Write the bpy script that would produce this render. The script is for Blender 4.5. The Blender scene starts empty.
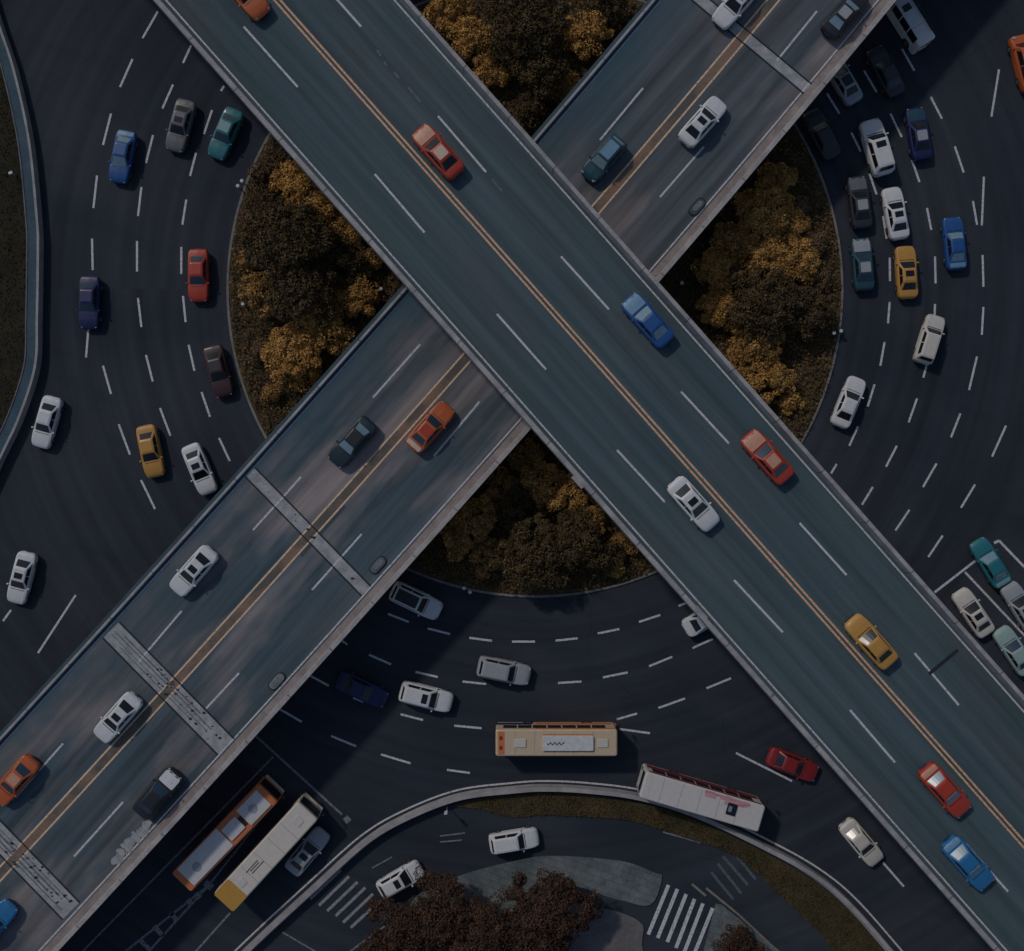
import bpy, bmesh, math, random
import numpy as np
from mathutils import Vector, Matrix

random.seed(7)
rng = np.random.default_rng(11)
S = bpy.context.scene
COL = S.collection

# ------------------------------------------------------------------ camera, light, exposure
CAM_H = 90.0          # height of the drone above the ground
MPP = 0.09            # metres per picture pixel on the ground
cam_d = bpy.data.cameras.new('camera')
cam = bpy.data.objects.new('camera', cam_d)
COL.objects.link(cam)
cam.location = (0, 0, CAM_H)
cam.rotation_euler = (0, 0, 0)
cam_d.sensor_fit = 'HORIZONTAL'
cam_d.angle = 2 * math.atan(512 * MPP / CAM_H)
cam_d.clip_end = 4000
S.camera = cam

SUN_EL = 42.0
SH_ANG = 47.5         # direction shadows fall, degrees clockwise from picture-right
sdir = Vector((math.cos(math.radians(SH_ANG)), -math.sin(math.radians(SH_ANG)), 0))
w = bpy.data.worlds.new('World'); S.world = w; w.use_nodes = True
nt = w.node_tree; nt.nodes.clear()
sky = nt.nodes.new('ShaderNodeTexSky'); sky.sky_type = 'NISHITA'; sky.sun_disc = False
sky.sun_elevation = math.radians(SUN_EL)
to_sun = -sdir
sky.sun_rotation = math.atan2(to_sun.x, to_sun.y)
bg = nt.nodes.new('ShaderNodeBackground'); bg.inputs['Strength'].default_value = 0.14
wo = nt.nodes.new('ShaderNodeOutputWorld')
nt.links.new(sky.outputs[0], bg.inputs[0]); nt.links.new(bg.outputs[0], wo.inputs[0])
sl = bpy.data.lights.new('sun', 'SUN'); sl.energy = 2.5; sl.angle = math.radians(3.0)
sl.color = (1.0, 0.93, 0.86)
sun = bpy.data.objects.new('sun', sl); COL.objects.link(sun)
ray = (sdir * math.cos(math.radians(SUN_EL)) + Vector((0, 0, -math.sin(math.radians(SUN_EL))))).normalized()
sun.rotation_euler = ray.to_track_quat('-Z', 'Y').to_euler()
sun.location = (-40, 40, 80)
S.view_settings.view_transform = 'Standard'
S.view_settings.look = 'None'
S.view_settings.gamma = 1
S.view_settings.exposure = -1.38
S.view_settings.use_curve_mapping = False

# ------------------------------------------------------------------ pixel -> world on a level plane
def at(px, py, z=0.0):
    k = MPP * (CAM_H - z) / CAM_H
    return Vector(((px - 512) * k, (475.5 - py) * k, z))

# ------------------------------------------------------------------ materials
MATS = {}
def newmat(name):
    m = bpy.data.materials.new(name); m.use_nodes = True
    return m, m.node_tree, m.node_tree.nodes['Principled BSDF']

def mix(ntr, a, b, fac, blend='MIX'):
    n = ntr.nodes.new('ShaderNodeMix'); n.data_type = 'RGBA'; n.blend_type = blend
    for sock, v in ((n.inputs[6], a), (n.inputs[7], b), (n.inputs[0], fac)):
        if isinstance(v, (int, float)): sock.default_value = v
        elif isinstance(v, tuple): sock.default_value = (*v, 1)
        else: ntr.links.new(v, sock)
    return n.outputs[2]

def noise(ntr, scale, detail=4, rough=0.55, vec=None, lo=0.35, hi=0.65):
    n = ntr.nodes.new('ShaderNodeTexNoise'); n.inputs['Scale'].default_value = scale
    n.inputs['Detail'].default_value = detail; n.inputs['Roughness'].default_value = rough
    if vec is not None: ntr.links.new(vec, n.inputs['Vector'])
    r = ntr.nodes.new('ShaderNodeMapRange'); r.inputs[1].default_value = lo; r.inputs[2].default_value = hi
    ntr.links.new(n.outputs[0], r.inputs[0])
    return r.outputs[0]

def coords(ntr, rot=0.0, scale=(1, 1, 1)):
    tc = ntr.nodes.new('ShaderNodeTexCoord'); mp = ntr.nodes.new('ShaderNodeMapping')
    mp.vector_type = 'POINT'
    m1 = ntr.nodes.new('ShaderNodeMapping'); m1.inputs['Rotation'].default_value = (0, 0, rot)
    ntr.links.new(tc.outputs['Object'], m1.inputs[0]); ntr.links.new(m1.outputs[0], mp.inputs[0])
    mp.inputs['Scale'].default_value = scale
    return mp.outputs[0]

def bump(ntr, bsdf, scale, strength, dist=0.02):
    n = ntr.nodes.new('ShaderNodeTexNoise'); n.inputs['Scale'].default_value = scale; n.inputs['Detail'].default_value = 5
    tc = ntr.nodes.new('ShaderNodeTexCoord'); ntr.links.new(tc.outputs['Object'], n.inputs['Vector'])
    b = ntr.nodes.new('ShaderNodeBump'); b.inputs['Strength'].default_value = strength; b.inputs['Distance'].default_value = dist
    ntr.links.new(n.outputs[0], b.inputs['Height']); ntr.links.new(b.outputs[0], bsdf.inputs['Normal'])

def noise_col(ntr, scale):
    n = ntr.nodes.new('ShaderNodeTexNoise'); n.inputs['Scale'].default_value = scale
    ntr.links.new(coords(ntr), n.inputs['Vector']); return n.outputs['Color']

def seams(m, direction, period):
    """thin dark casting seams every few metres along a parapet"""
    n = m.node_tree; b = n.nodes['Principled BSDF']; src = b.inputs['Base Color'].links[0].from_socket
    tc = n.nodes.new('ShaderNodeTexCoord'); d = n.nodes.new('ShaderNodeVectorMath'); d.operation = 'DOT_PRODUCT'; d.inputs[1].default_value = direction
    n.links.new(tc.outputs['Object'], d.inputs[0]); q = n.nodes.new('ShaderNodeMath'); q.operation = 'PINGPONG'; q.inputs[1].default_value = period / 2
    n.links.new(d.outputs['Value'], q.inputs[0]); r = n.nodes.new('ShaderNodeMapRange'); r.inputs[1].default_value = .03; r.inputs[2].default_value = .07; r.inputs[3].default_value = .45; r.inputs[4].default_value = 1.0
    n.links.new(q.outputs[0], r.inputs[0]); n.links.new(mix(n, src, r.outputs[0], 1.0, 'MULTIPLY'), b.inputs['Base Color'])
    return m

def asphalt(name, base, alt, patch, rot=0.0, streak=0.5, rough=0.85, ring=None):
    m, n, b = newmat(name)
    c0 = coords(n)
    big = noise(n, 0.06, 3, 0.5, c0, 0.38, 0.62)
    col = mix(n, base, alt, big)
    pt = noise(n, 0.16, 4, 0.6, coords(n, rot, (0.30, 1, 1)), 0.48, 0.66)
    f = n.nodes.new('ShaderNodeMath'); f.operation = 'MULTIPLY'; f.inputs[1].default_value = 0.95
    n.links.new(pt, f.inputs[0]); col = mix(n, col, patch, f.outputs[0])
    if ring:
        tc = n.nodes.new('ShaderNodeTexCoord'); sb = n.nodes.new('ShaderNodeVectorMath'); sb.operation = 'SUBTRACT'; sb.inputs[1].default_value = ring
        n.links.new(tc.outputs['Object'], sb.inputs[0]); ln = n.nodes.new('ShaderNodeVectorMath'); ln.operation = 'LENGTH'; n.links.new(sb.outputs[0], ln.inputs[0])
        sp = n.nodes.new('ShaderNodeSeparateXYZ'); n.links.new(sb.outputs[0], sp.inputs[0])
        an = n.nodes.new('ShaderNodeMath'); an.operation = 'ARCTAN2'; n.links.new(sp.outputs[1], an.inputs[0]); n.links.new(sp.outputs[0], an.inputs[1])
        an2 = n.nodes.new('ShaderNodeMath'); an2.operation = 'MULTIPLY'; an2.inputs[1].default_value = 1.3; n.links.new(an.outputs[0], an2.inputs[0])
        cb = n.nodes.new('ShaderNodeCombineXYZ'); n.links.new(ln.outputs['Value'], cb.inputs[0]); n.links.new(an2.outputs[0], cb.inputs[1])
        st = noise(n, 0.8, 4, 0.55, cb.outputs[0], 0.3, 0.7)
        vo = n.nodes.new('ShaderNodeTexVoronoi'); vo.feature = 'DISTANCE_TO_EDGE'; vo.inputs['Scale'].default_value = 0.12
        n.links.new(mix(n, coords(n), noise_col(n, 0.7), 0.35), vo.inputs['Vector'])
        mr = n.nodes.new('ShaderNodeMapRange'); mr.inputs[1].default_value = 0.0; mr.inputs[2].default_value = 0.006; mr.inputs[3].default_value = 0.86; mr.inputs[4].default_value = 1.0
        n.links.new(vo.outputs['Distance'], mr.inputs[0]); col = mix(n, col, mr.outputs[0], 1.0, 'MULTIPLY')
    else:
        st = noise(n, 1.0, 5, 0.6, coords(n, rot, (0.035, 1.1, 1)), 0.3, 0.7)
    g = n.nodes.new('ShaderNodeMapRange'); g.inputs[3].default_value = 1 - streak * 0.55; g.inputs[4].default_value = 1 + streak * 0.4
    n.links.new(st, g.inputs[0])
    col = mix(n, col, g.outputs[0], 1.0, 'MULTIPLY')
    fine = noise(n, 9, 6, 0.75, c0, 0.25, 0.75)
    g2 = n.nodes.new('ShaderNodeMapRange'); g2.inputs[3].default_value = 0.78; g2.inputs[4].default_value = 1.2
    n.links.new(fine, g2.inputs[0]); col = mix(n, col, g2.outputs[0], 1.0, 'MULTIPLY')
    n.links.new(col, b.inputs['Base Color']); b.inputs['Roughness'].default_value = rough
    b.inputs['Specular IOR Level'].default_value = 0.25
    bump(n, b, 22, 0.35, 0.02)
    return m

def dirty(name, c1, c2, scale=1.2, rough=0.8, fine=8, lo=0.38, hi=0.62, bstr=0.2):
    m, n, b = newmat(name); c = coords(n)
    col = mix(n, c1, c2, noise(n, scale, 5, 0.65, c, lo, hi))
    g = n.nodes.new('ShaderNodeMapRange'); g.inputs[3].default_value = 0.8; g.inputs[4].default_value = 1.18
    n.links.new(noise(n, fine, 5, 0.7, c, 0.3, 0.7), g.inputs[0])
    col = mix(n, col, g.outputs[0], 1.0, 'MULTIPLY')
    n.links.new(col, b.inputs['Base Color']); b.inputs['Roughness'].default_value = rough
    b.inputs['Specular IOR Level'].default_value = 0.25
    if bstr: bump(n, b, fine * 2, bstr, 0.02)
    return m

def plain(name, c, rough=0.5, metal=0.0, coat=0.0, va=0.88, vb=1.08):
    m, n, b = newmat(name)
    col = mix(n, tuple(x * va for x in c), tuple(min(1, x * vb) for x in c), noise(n, 3.0, 4, 0.6, coords(n), 0.35, 0.65))
    n.links.new(col, b.inputs['Base Color']); b.inputs['Roughness'].default_value = rough
    b.inputs['Metallic'].default_value = metal; b.inputs['Coat Weight'].default_value = coat
    b.inputs['Coat Roughness'].default_value = 0.12
    return m

def leafmat(name, c1, c2, c3):
    m, n, b = newmat(name)
    geo = n.nodes.new('ShaderNodeNewGeometry')
    cr = n.nodes.new('ShaderNodeValToRGB'); e = cr.color_ramp
    e.elements[0].position = 0.0; e.elements[0].color = (*c1, 1)
    e.elements[1].position = 1.0; e.elements[1].color = (*c3, 1)
    k = e.elements.new(0.5); k.color = (*c2, 1)
    n.links.new(geo.outputs['Random Per Island'], cr.inputs[0])
    g = n.nodes.new('ShaderNodeMapRange'); g.inputs[3].default_value = 0.72; g.inputs[4].default_value = 1.22
    n.links.new(noise(n, 0.75, 3, 0.5, coords(n), 0.35, 0.65), g.inputs[0])
    col = mix(n, cr.outputs[0], g.outputs[0], 1.0, 'MULTIPLY')
    n.links.new(col, b.inputs['Base Color']); b.inputs['Roughness'].default_value = 0.75
    b.inputs['Specular IOR Level'].default_value = 0.05
    return m

UP_ANG = math.atan2(0.7491, 0.6625)      # picture angle of the upper deck, clockwise from right
M = {}
M['road'] = asphalt('ground_asphalt', (0.027, 0.034, 0.047), (0.041, 0.048, 0.061), (0.025, 0.033, 0.046), 0.3, 0.5, ring=(2.07, 16.8, 0))
M['deck_up'] = asphalt('upper_deck_asphalt', (0.066, 0.104, 0.120), (0.080, 0.116, 0.130), (0.088, 0.110, 0.120), UP_ANG, 0.55)
M['deck_lo'] = asphalt('lower_deck_asphalt', (0.070, 0.105, 0.128), (0.130, 0.138, 0.148), (0.30, 0.255, 0.245), -UP_ANG, 0.75)
def side_tint(m, axis, v0, v1, tint):
    """a strip of older, bluer surfacing along one side of a deck"""
    n = m.node_tree; b = n.nodes['Principled BSDF']; src = b.inputs['Base Color'].links[0].from_socket
    tc = n.nodes.new('ShaderNodeTexCoord'); d = n.nodes.new('ShaderNodeVectorMath'); d.operation = 'DOT_PRODUCT'; d.inputs[1].default_value = axis
    n.links.new(tc.outputs['Object'], d.inputs[0])
    w_ = n.nodes.new('ShaderNodeMath'); w_.operation = 'MULTIPLY_ADD'; w_.inputs[1].default_value = 2.2; n.links.new(noise(n, .25, 3, .6, coords(n), .3, .7), w_.inputs[0]); n.links.new(d.outputs['Value'], w_.inputs[2])
    r = n.nodes.new('ShaderNodeMapRange'); r.inputs[1].default_value = v0; r.inputs[2].default_value = v1; r.inputs[3].default_value = .8; r.inputs[4].default_value = 0
    n.links.new(w_.outputs[0], r.inputs[0]); n.links.new(mix(n, src, tint, r.outputs[0]), b.inputs['Base Color'])
side_tint(M['deck_lo'], (0.7491, -0.6625, 0), -15.8, -12.2, (0.05, 0.10, 0.13))
M['concrete'] = dirty('pale_concrete', (0.30, 0.285, 0.29), (0.40, 0.38, 0.375), 0.8)
M['concrete_pink'] = dirty('dusty_concrete', (0.25, 0.205, 0.195), (0.34, 0.29, 0.275), 0.8)
dxu, dyu = math.cos(UP_ANG), -math.sin(UP_ANG)
M['parapet_up'] = seams(dirty('upper_parapet_concrete', (0.29, 0.275, 0.28), (0.42, 0.40, 0.395), 0.8), (dxu, dyu, 0), 5.2)
M['parapet_lo'] = seams(dirty('lower_parapet_concrete', (0.33, 0.31, 0.305), (0.46, 0.43, 0.42), 0.8), (dxu, -dyu, 0), 5.2)
M['concrete_dark'] = dirty('grey_concrete', (0.12, 0.12, 0.125), (0.19, 0.185, 0.19), 0.8)
M['joint'] = dirty('joint_concrete', (0.28, 0.29, 0.305), (0.42, 0.42, 0.425), 1.2, 0.85, 5)
M['groove'] = dirty('joint_groove', (0.10, 0.105, 0.115), (0.22, 0.22, 0.23), 3.0)
M['wall_teal'] = dirty('teal_painted_concrete', (0.045, 0.085, 0.115), (0.065, 0.11, 0.14), 0.6)
M['kerb'] = dirty('kerb_stone', (0.17, 0.16, 0.14), (0.25, 0.235, 0.21), 1.0)
def paint(name, c, wear, under):
    m, n, b = newmat(name); c0 = coords(n)
    f = noise(n, 5.0, 7, 0.8, c0, wear + 0.035, wear + 0.16)
    col = mix(n, under, c, f)
    n.links.new(col, b.inputs['Base Color']); b.inputs['Roughness'].default_value = 0.7
    return m
M['white_line'] = paint('white_road_paint', (0.62, 0.62, 0.64), 0.34, (0.20, 0.21, 0.22))
M['white_line_faint'] = paint('worn_white_road_paint', (0.24, 0.25, 0.27), 0.38, (0.07, 0.075, 0.085))
M['ghost_line'] = paint('faded_road_paint', (0.15, 0.17, 0.19), 0.42, (0.08, 0.1, 0.12))
M['yellow_line'] = paint('amber_road_paint', (0.80, 0.46, 0.26), 0.35, (0.28, 0.19, 0.13))
M['yellow_pale'] = paint('pale_amber_road_paint', (0.80, 0.58, 0.38), 0.34, (0.3, 0.24, 0.18))
M['median_dust'] = dirty('median_dust', (0.12, 0.11, 0.10), (0.27, 0.175, 0.125), 0.25, 0.9, 6, 0.42, 0.58)
M['tar'] = dirty('tar_seal', (0.02, 0.028, 0.034), (0.03, 0.035, 0.04), 2)
M['soil'] = dirty('soil', (0.055, 0.043, 0.028), (0.095, 0.068, 0.038), 0.5, 0.95, 6)
M['verge'] = dirty('verge_turf', (0.045, 0.042, 0.022), (0.085, 0.062, 0.030), 0.35, 0.95, 6)
M['plaza'] = dirty('teal_grey_paving', (0.11, 0.135, 0.145), (0.19, 0.215, 0.22), 0.35, 0.85, 4)
def pave(m, w_, h_):
    n = m.node_tree; b = n.nodes['Principled BSDF']; src = b.inputs['Base Color'].links[0].from_socket
    br = n.nodes.new('ShaderNodeTexBrick'); br.inputs['Color1'].default_value = (1, 1, 1, 1); br.inputs['Color2'].default_value = (.84, .84, .84, 1); br.inputs['Mortar'].default_value = (.62, .62, .62, 1)
    br.inputs['Scale'].default_value = 1; br.inputs['Brick Width'].default_value = w_; br.inputs['Row Height'].default_value = h_; br.inputs['Mortar Size'].default_value = .03
    n.links.new(coords(n, .35), br.inputs['Vector']); n.links.new(mix(n, src, br.outputs[0], 1.0, 'MULTIPLY'), b.inputs['Base Color'])
pave(M['plaza'], 1.2, .6)
M['plaza_beige'] = dirty('beige_paving', (0.12, 0.12, 0.125), (0.17, 0.155, 0.155), 0.3, 0.85, 4)
M['earth'] = dirty('earth', (0.04, 0.038, 0.03), (0.06, 0.055, 0.045), 0.05)
M['leaf_ochre'] = leafmat('ochre_leaves', (0.40, 0.215, 0.066), (0.54, 0.30, 0.09), (0.66, 0.40, 0.14))
M['leaf_brown'] = leafmat('brown_leaves', (0.28, 0.158, 0.056), (0.38, 0.215, 0.075), (0.50, 0.29, 0.10))
M['leaf_dark'] = leafmat('dark_leaves', (0.075, 0.056, 0.030), (0.105, 0.076, 0.038), (0.15, 0.105, 0.052))
M['leaf_red'] = leafmat('russet_leaves', (0.060, 0.036, 0.026), (0.080, 0.046, 0.032), (0.105, 0.060, 0.040))
M['leaf_pale'] = leafmat('dusty_pink_brown_leaves', (0.13, 0.08, 0.045), (0.19, 0.12, 0.07), (0.26, 0.17, 0.10))
M['bark'] = dirty('bark', (0.05, 0.035, 0.025), (0.09, 0.065, 0.045), 4)
M['glass'] = plain('dark_car_glass', (0.012, 0.015, 0.020), 0.22, 0, 0.0)
M['glass_sky_sheen'] = plain('painted_sky_sheen_glass', (0.20, 0.30, 0.36), 0.25)  # bright sky reflection painted into the glass colour
M['glass_blue'] = plain('bluish_car_glass', (0.03, 0.055, 0.085), 0.2, 0, 0.0)
M['tyre'] = plain('tyre_rubber', (0.018, 0.018, 0.018), 0.85)
M['rim'] = plain('wheel_metal', (0.35, 0.35, 0.36), 0.35, 0.8)
M['trim'] = plain('black_trim', (0.02, 0.02, 0.022), 0.5)
M['lamp_clear'] = plain('clear_lamp', (0.4, 0.4, 0.42), 0.25)
M['lamp_red'] = plain('red_lamp', (0.14, 0.012, 0.01), 0.3)
M['steel'] = plain('steel', (0.45, 0.45, 0.46), 0.4, 0.6)
M['seam'] = plain('roof_seam', (0.30, 0.29, 0.28), 0.7)
M['white_panel'] = plain('white_panel', (0.62, 0.62, 0.62), 0.5)

PAINTS = dict(
    white=(0.66, 0.66, 0.66), ivory=(0.60, 0.56, 0.50), silver=(0.33, 0.35, 0.37), grey=(0.14, 0.145, 0.155),
    blue=(0.015, 0.085, 0.27), bright_blue=(0.02, 0.16, 0.36), navy=(0.012, 0.018, 0.09), teal=(0.02, 0.17, 0.20),
    black_teal=(0.014, 0.032, 0.042), dark_teal=(0.015, 0.065, 0.095), black=(0.018, 0.020, 0.026), red=(0.42, 0.045, 0.022), peach=(0.58, 0.30, 0.20), blue_sky_sheen=(0.16, 0.30, 0.42), teal_sky_sheen=(0.20, 0.36, 0.38), maroon=(0.055, 0.022, 0.025),  # peach, silvery blue and teal carry painted sky reflections besides taxi two-tone
    orange=(0.50, 0.11, 0.03), amber=(0.52, 0.27, 0.06), cream=(0.62, 0.47, 0.36), pale_green=(0.30, 0.42, 0.40),
    charcoal=(0.03, 0.032, 0.04), bus_beige=(0.60, 0.46, 0.31), bus_orange=(0.62, 0.18, 0.06), bus_amber=(0.52, 0.28, 0.05),
    bus_white=(0.60, 0.57, 0.54), crimson=(0.22, 0.02, 0.035), crimson_pale=(0.50, 0.20, 0.24), pink=(0.55, 0.30, 0.32), purple=(0.06, 0.035, 0.10),
    red_deep=(0.25, 0.018, 0.02), bus_pale=(0.62, 0.60, 0.60), bus_cream=(0.66, 0.60, 0.52), tan_pale=(0.48, 0.38, 0.24))
for k, c in PAINTS.items():
    M[k] = plain(k + '_paint', c, 0.45, 0.0, 0.10, .95, 1.04)

# ------------------------------------------------------------------ object helpers
def tag(o, label=None, cat=None, group=None, kind=None):
    if label: o['label'] = label
    if cat: o['category'] = cat
    if group: o['group'] = group
    if kind: o['kind'] = kind
    return o

def empty(name, loc=(0, 0, 0), rz=0.0):
    o = bpy.data.objects.new(name, None); COL.objects.link(o)
    o.location = loc; o.rotation_euler = (0, 0, rz); o.empty_display_size = 0.3
    return o

def link_mesh(name, verts, faces, mats, parent=None, smooth=False, midx=None, link=True):
    me = bpy.data.meshes.new(name); me.from_pydata([tuple(v) for v in verts], [], [tuple(f) for f in faces])
    if not isinstance(mats, (list, tuple)): mats = [mats]
    for m in mats: me.materials.append(m)
    if midx is not None:
        me.polygons.foreach_set('material_index', midx)
    bm = bmesh.new(); bm.from_mesh(me); bmesh.ops.recalc_face_normals(bm, faces=bm.faces); bm.to_mesh(me); bm.free()
    if smooth: me.polygons.foreach_set('use_smooth', [True] * len(me.polygons))
    me.update()
    o = bpy.data.objects.new(name, me)
    if link: COL.objects.link(o)
    if parent is not None: o.parent = parent
    return o

class MB:
    def __init__(s): s.v = []; s.f = []
    def add(s, v, f):
        k = len(s.v); s.v += [tuple(p) for p in v]; s.f += [tuple(i + k for i in q) for q in f]
        return s
    def box(s, c, d, rz=0.0, taper=1.0):
        x, y, z = c; a, b, h = d[0] / 2, d[1] / 2, d[2] / 2
        cs, sn = math.cos(rz), math.sin(rz); vs = []
        for zz, t in ((-h, 1), (h, taper)):
            for xx, yy in ((-a, -b), (a, -b), (a, b), (-a, b)):
                vs.append((x + (xx * cs - yy * sn) * t, y + (xx * sn + yy * cs) * t, z + zz))
        return s.add(vs, [(0, 3, 2, 1), (4, 5, 6, 7), (0, 1, 5, 4), (1, 2, 6, 5), (2, 3, 7, 6), (3, 0, 4, 7)])
    def cyl(s, p0, p1, r0, r1=None, n=12):
        r1 = r0 if r1 is None else r1
        p0, p1 = Vector(p0), Vector(p1); ax = (p1 - p0).normalized()
        u = ax.orthogonal().normalized(); v = ax.cross(u); vs = []
        for p, r in ((p0, r0), (p1, r1)):
            for i in range(n):
                a = 2 * math.pi * i / n; vs.append(p + (u * math.cos(a) + v * math.sin(a)) * r)
        fs = [(i, (i + 1) % n, n + (i + 1) % n, n + i) for i in range(n)] + [tuple(range(n))[::-1], tuple(range(n, 2 * n))]
        return s.add(vs, fs)
    def rbox(s, c, d, r=0.1, rz=0.0, top=0.0):
        """box with rounded vertical corners and a small top chamfer"""
        x, y, z = c; a, b, h = d[0] / 2, d[1] / 2, d[2] / 2; n = 4
        cs, sn = math.cos(rz), math.sin(rz)
        def ring(ins, zz):
            out = []
            rr = max(r - ins, 0.005)
            for q, (sx, sy) in enumerate(((1, 1), (-1, 1), (-1, -1), (1, -1))):
                cx, cy = sx * (a - ins - rr), sy * (b - ins - rr)
                for k in range(n + 1):
                    an = math.pi / 2 * (q + k / n)
                    px, py = cx + rr * math.cos(an), cy + rr * math.sin(an)
                    out.append((x + px * cs - py * sn, y + px * sn + py * cs, z + zz))
            return out
        t = top
        rings = [ring(0, -h), ring(0, h - t)] + ([ring(t * 0.4, h - t * 0.35), ring(t, h)] if t else [])
        N = len(rings[0]); vs = [p for q in rings for p in q]; fs = [tuple(range(N))[::-1]]
        for j in range(len(rings) - 1):
            for i in range(N):
                fs.append((j * N + i, j * N + (i + 1) % N, (j + 1) * N + (i + 1) % N, (j + 1) * N + i))
        fs.append(tuple(range((len(rings) - 1) * N, len(rings) * N)))
        return s.add(vs, fs)
    def build(s, name, mat, parent=None, smooth=False, link=True):
        return link_mesh(name, s.v, s.f, mat, parent, smooth, None, link)

def catmull(pts, n=8):
    P = [Vector((p[0], p[1])) for p in pts]; out = []
    P = [P[0] * 2 - P[1]] + P + [P[-1] * 2 - P[-2]]
    for i in range(1, len(P) - 2):
        for k in range(n):
            t = k / n
            out.append(0.5 * ((2 * P[i]) + (-P[i - 1] + P[i + 1]) * t + (2 * P[i - 1] - 5 * P[i] + 4 * P[i + 1] - P[i + 2]) * t * t
                              + (-P[i - 1] + 3 * P[i] - 3 * P[i + 1] + P[i + 2]) * t ** 3))
    out.append(P[-2]); return out

def sweep(name, path, profile, mat, parent=None, closed=False):
    """path: world 2D points; profile: closed polygon of (offset to the left of travel, z)"""
    n = len(path); k = len(profile); vs = []; fs = []
    for i, p in enumerate(path):
        if closed: a, b = path[(i - 1) % n], path[(i + 1) % n]
        else: a, b = path[max(i - 1, 0)], path[min(i + 1, n - 1)]
        t = (Vector(b) - Vector(a)).normalized(); nn = Vector((-t.y, t.x))
        for o, z in profile: q = Vector(p) + nn * o; vs.append((q.x, q.y, z))
    for i in range(n if closed else n - 1):
        j = (i + 1) % n
        for c in range(k):
            d = (c + 1) % k; fs.append((i * k + c, j * k + c, j * k + d, i * k + d))
    if not closed: fs += [tuple(range(k)), tuple(range((n - 1) * k, n * k))[::-1]]
    return link_mesh(name, vs, fs, mat, parent)

def soft(pix, n=5):
    q = catmull([pix[-1]] + list(pix) + [pix[0], pix[1]], n)
    return [(p.x, p.y) for p in q[n:-n - 1]]

def slab(name, pix, z0, z1, mat, parent=None):
    """raised polygon from picture outline measured at level z1"""
    pts = [at(p[0], p[1], z1) for p in pix]; n = len(pts)
    bm = bmesh.new()
    lo = [bm.verts.new((p.x, p.y, z0)) for p in pts]; hi = [bm.verts.new((p.x, p.y, z1)) for p in pts]
    bm.faces.new(hi)
    for i in range(n): bm.faces.new((lo[i], lo[(i + 1) % n], hi[(i + 1) % n], hi[i]))
    bmesh.ops.recalc_face_normals(bm, faces=bm.faces)
    top = [f for f in bm.faces if len(f.verts) > 4]
    bmesh.ops.triangulate(bm, faces=top)
    me = bpy.data.meshes.new(name); bm.to_mesh(me); bm.free(); me.materials.append(mat)
    o = bpy.data.objects.new(name, me); COL.objects.link(o)
    if parent: o.parent = parent
    return o

def strips(name, segs, z, width, mat, parent=None, zstep=0.0):
    """flat painted strips; segs are (x0,y0,x1,y1[,width]) in picture coordinates at level z"""
    vs, fs = [], []
    for i, sgm in enumerate(segs):
        wd = sgm[4] if len(sgm) > 4 else width
        a, b = at(sgm[0], sgm[1], z), at(sgm[2], sgm[3], z); t = (b - a).normalized(); nn = Vector((-t.y, t.x, 0)) * wd / 2
        up = Vector((0, 0, zstep * (i % 5)))
        k = len(vs); vs += [a - nn + up, b - nn + up, b + nn + up, a + nn + up]; fs.append((k, k + 1, k + 2, k + 3))
    return link_mesh(name, vs, fs, mat, parent)

def dashes(name, segs, z, width, mat, parent):
    for sg in segs: strips(name, [sg], z, width, mat, parent)

def ribbon(name, pix, z, width, mat, parent=None, n=8, off=0.0):
    pth = [Vector((at(p[0], p[1], z).x, at(p[0], p[1], z).y)) for p in catmull(pix, n)]
    vs, fs = [], []
    for i, p in enumerate(pth):
        a, b = pth[max(i - 1, 0)], pth[min(i + 1, len(pth) - 1)]; t = (b - a).normalized(); nn = Vector((-t.y, t.x))
        q = p + nn * (off - width / 2); r = p + nn * (off + width / 2); vs += [(q.x, q.y, z), (r.x, r.y, z)]
        if i: fs.append((2 * i - 2, 2 * i, 2 * i + 1, 2 * i - 1))
    return link_mesh(name, vs, fs, mat, parent)

# ================================================================== SETTING
tag(MB().add([(-1500, -1500, -.06), (1500, -1500, -.06), (1500, 1500, -.06), (-1500, 1500, -.06)], [(0, 1, 2, 3)]).build('ground', M['earth']), kind='structure')
tag(MB().add([(-160, -160, 0), (160, -160, 0), (160, 160, 0), (-160, 160, 0)], [(0, 1, 2, 3)]).build('road', M['road']), kind='structure')

# central island (a disc of planting behind a kerb)
IC = at(535, 289, 0.13); IR = 308 * MPP
circ = [Vector((IC.x + IR * math.cos(a), IC.y + IR * math.sin(a))) for a in [2 * math.pi * i / 160 for i in range(160)]]
kerb = sweep('kerb', circ, [(-0.02, -.03), (-0.02, .12), (0.0, .14), (0.20, .14), (0.20, -.03)], M['kerb'], closed=True)
tag(kerb, kind='structure')
bm = MB(); k = 160
ring = [(IC.x + (IR - .2) * math.cos(a), IC.y + (IR - .2) * math.sin(a), .10) for a in [2 * math.pi * i / k for i in range(k)]]
bm.add(ring + [(IC.x, IC.y, .25)], [(i, (i + 1) % k, k) for i in range(k)])
tag(bm.build('planting_bed', M['soil'], smooth=True), kind='structure')

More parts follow.
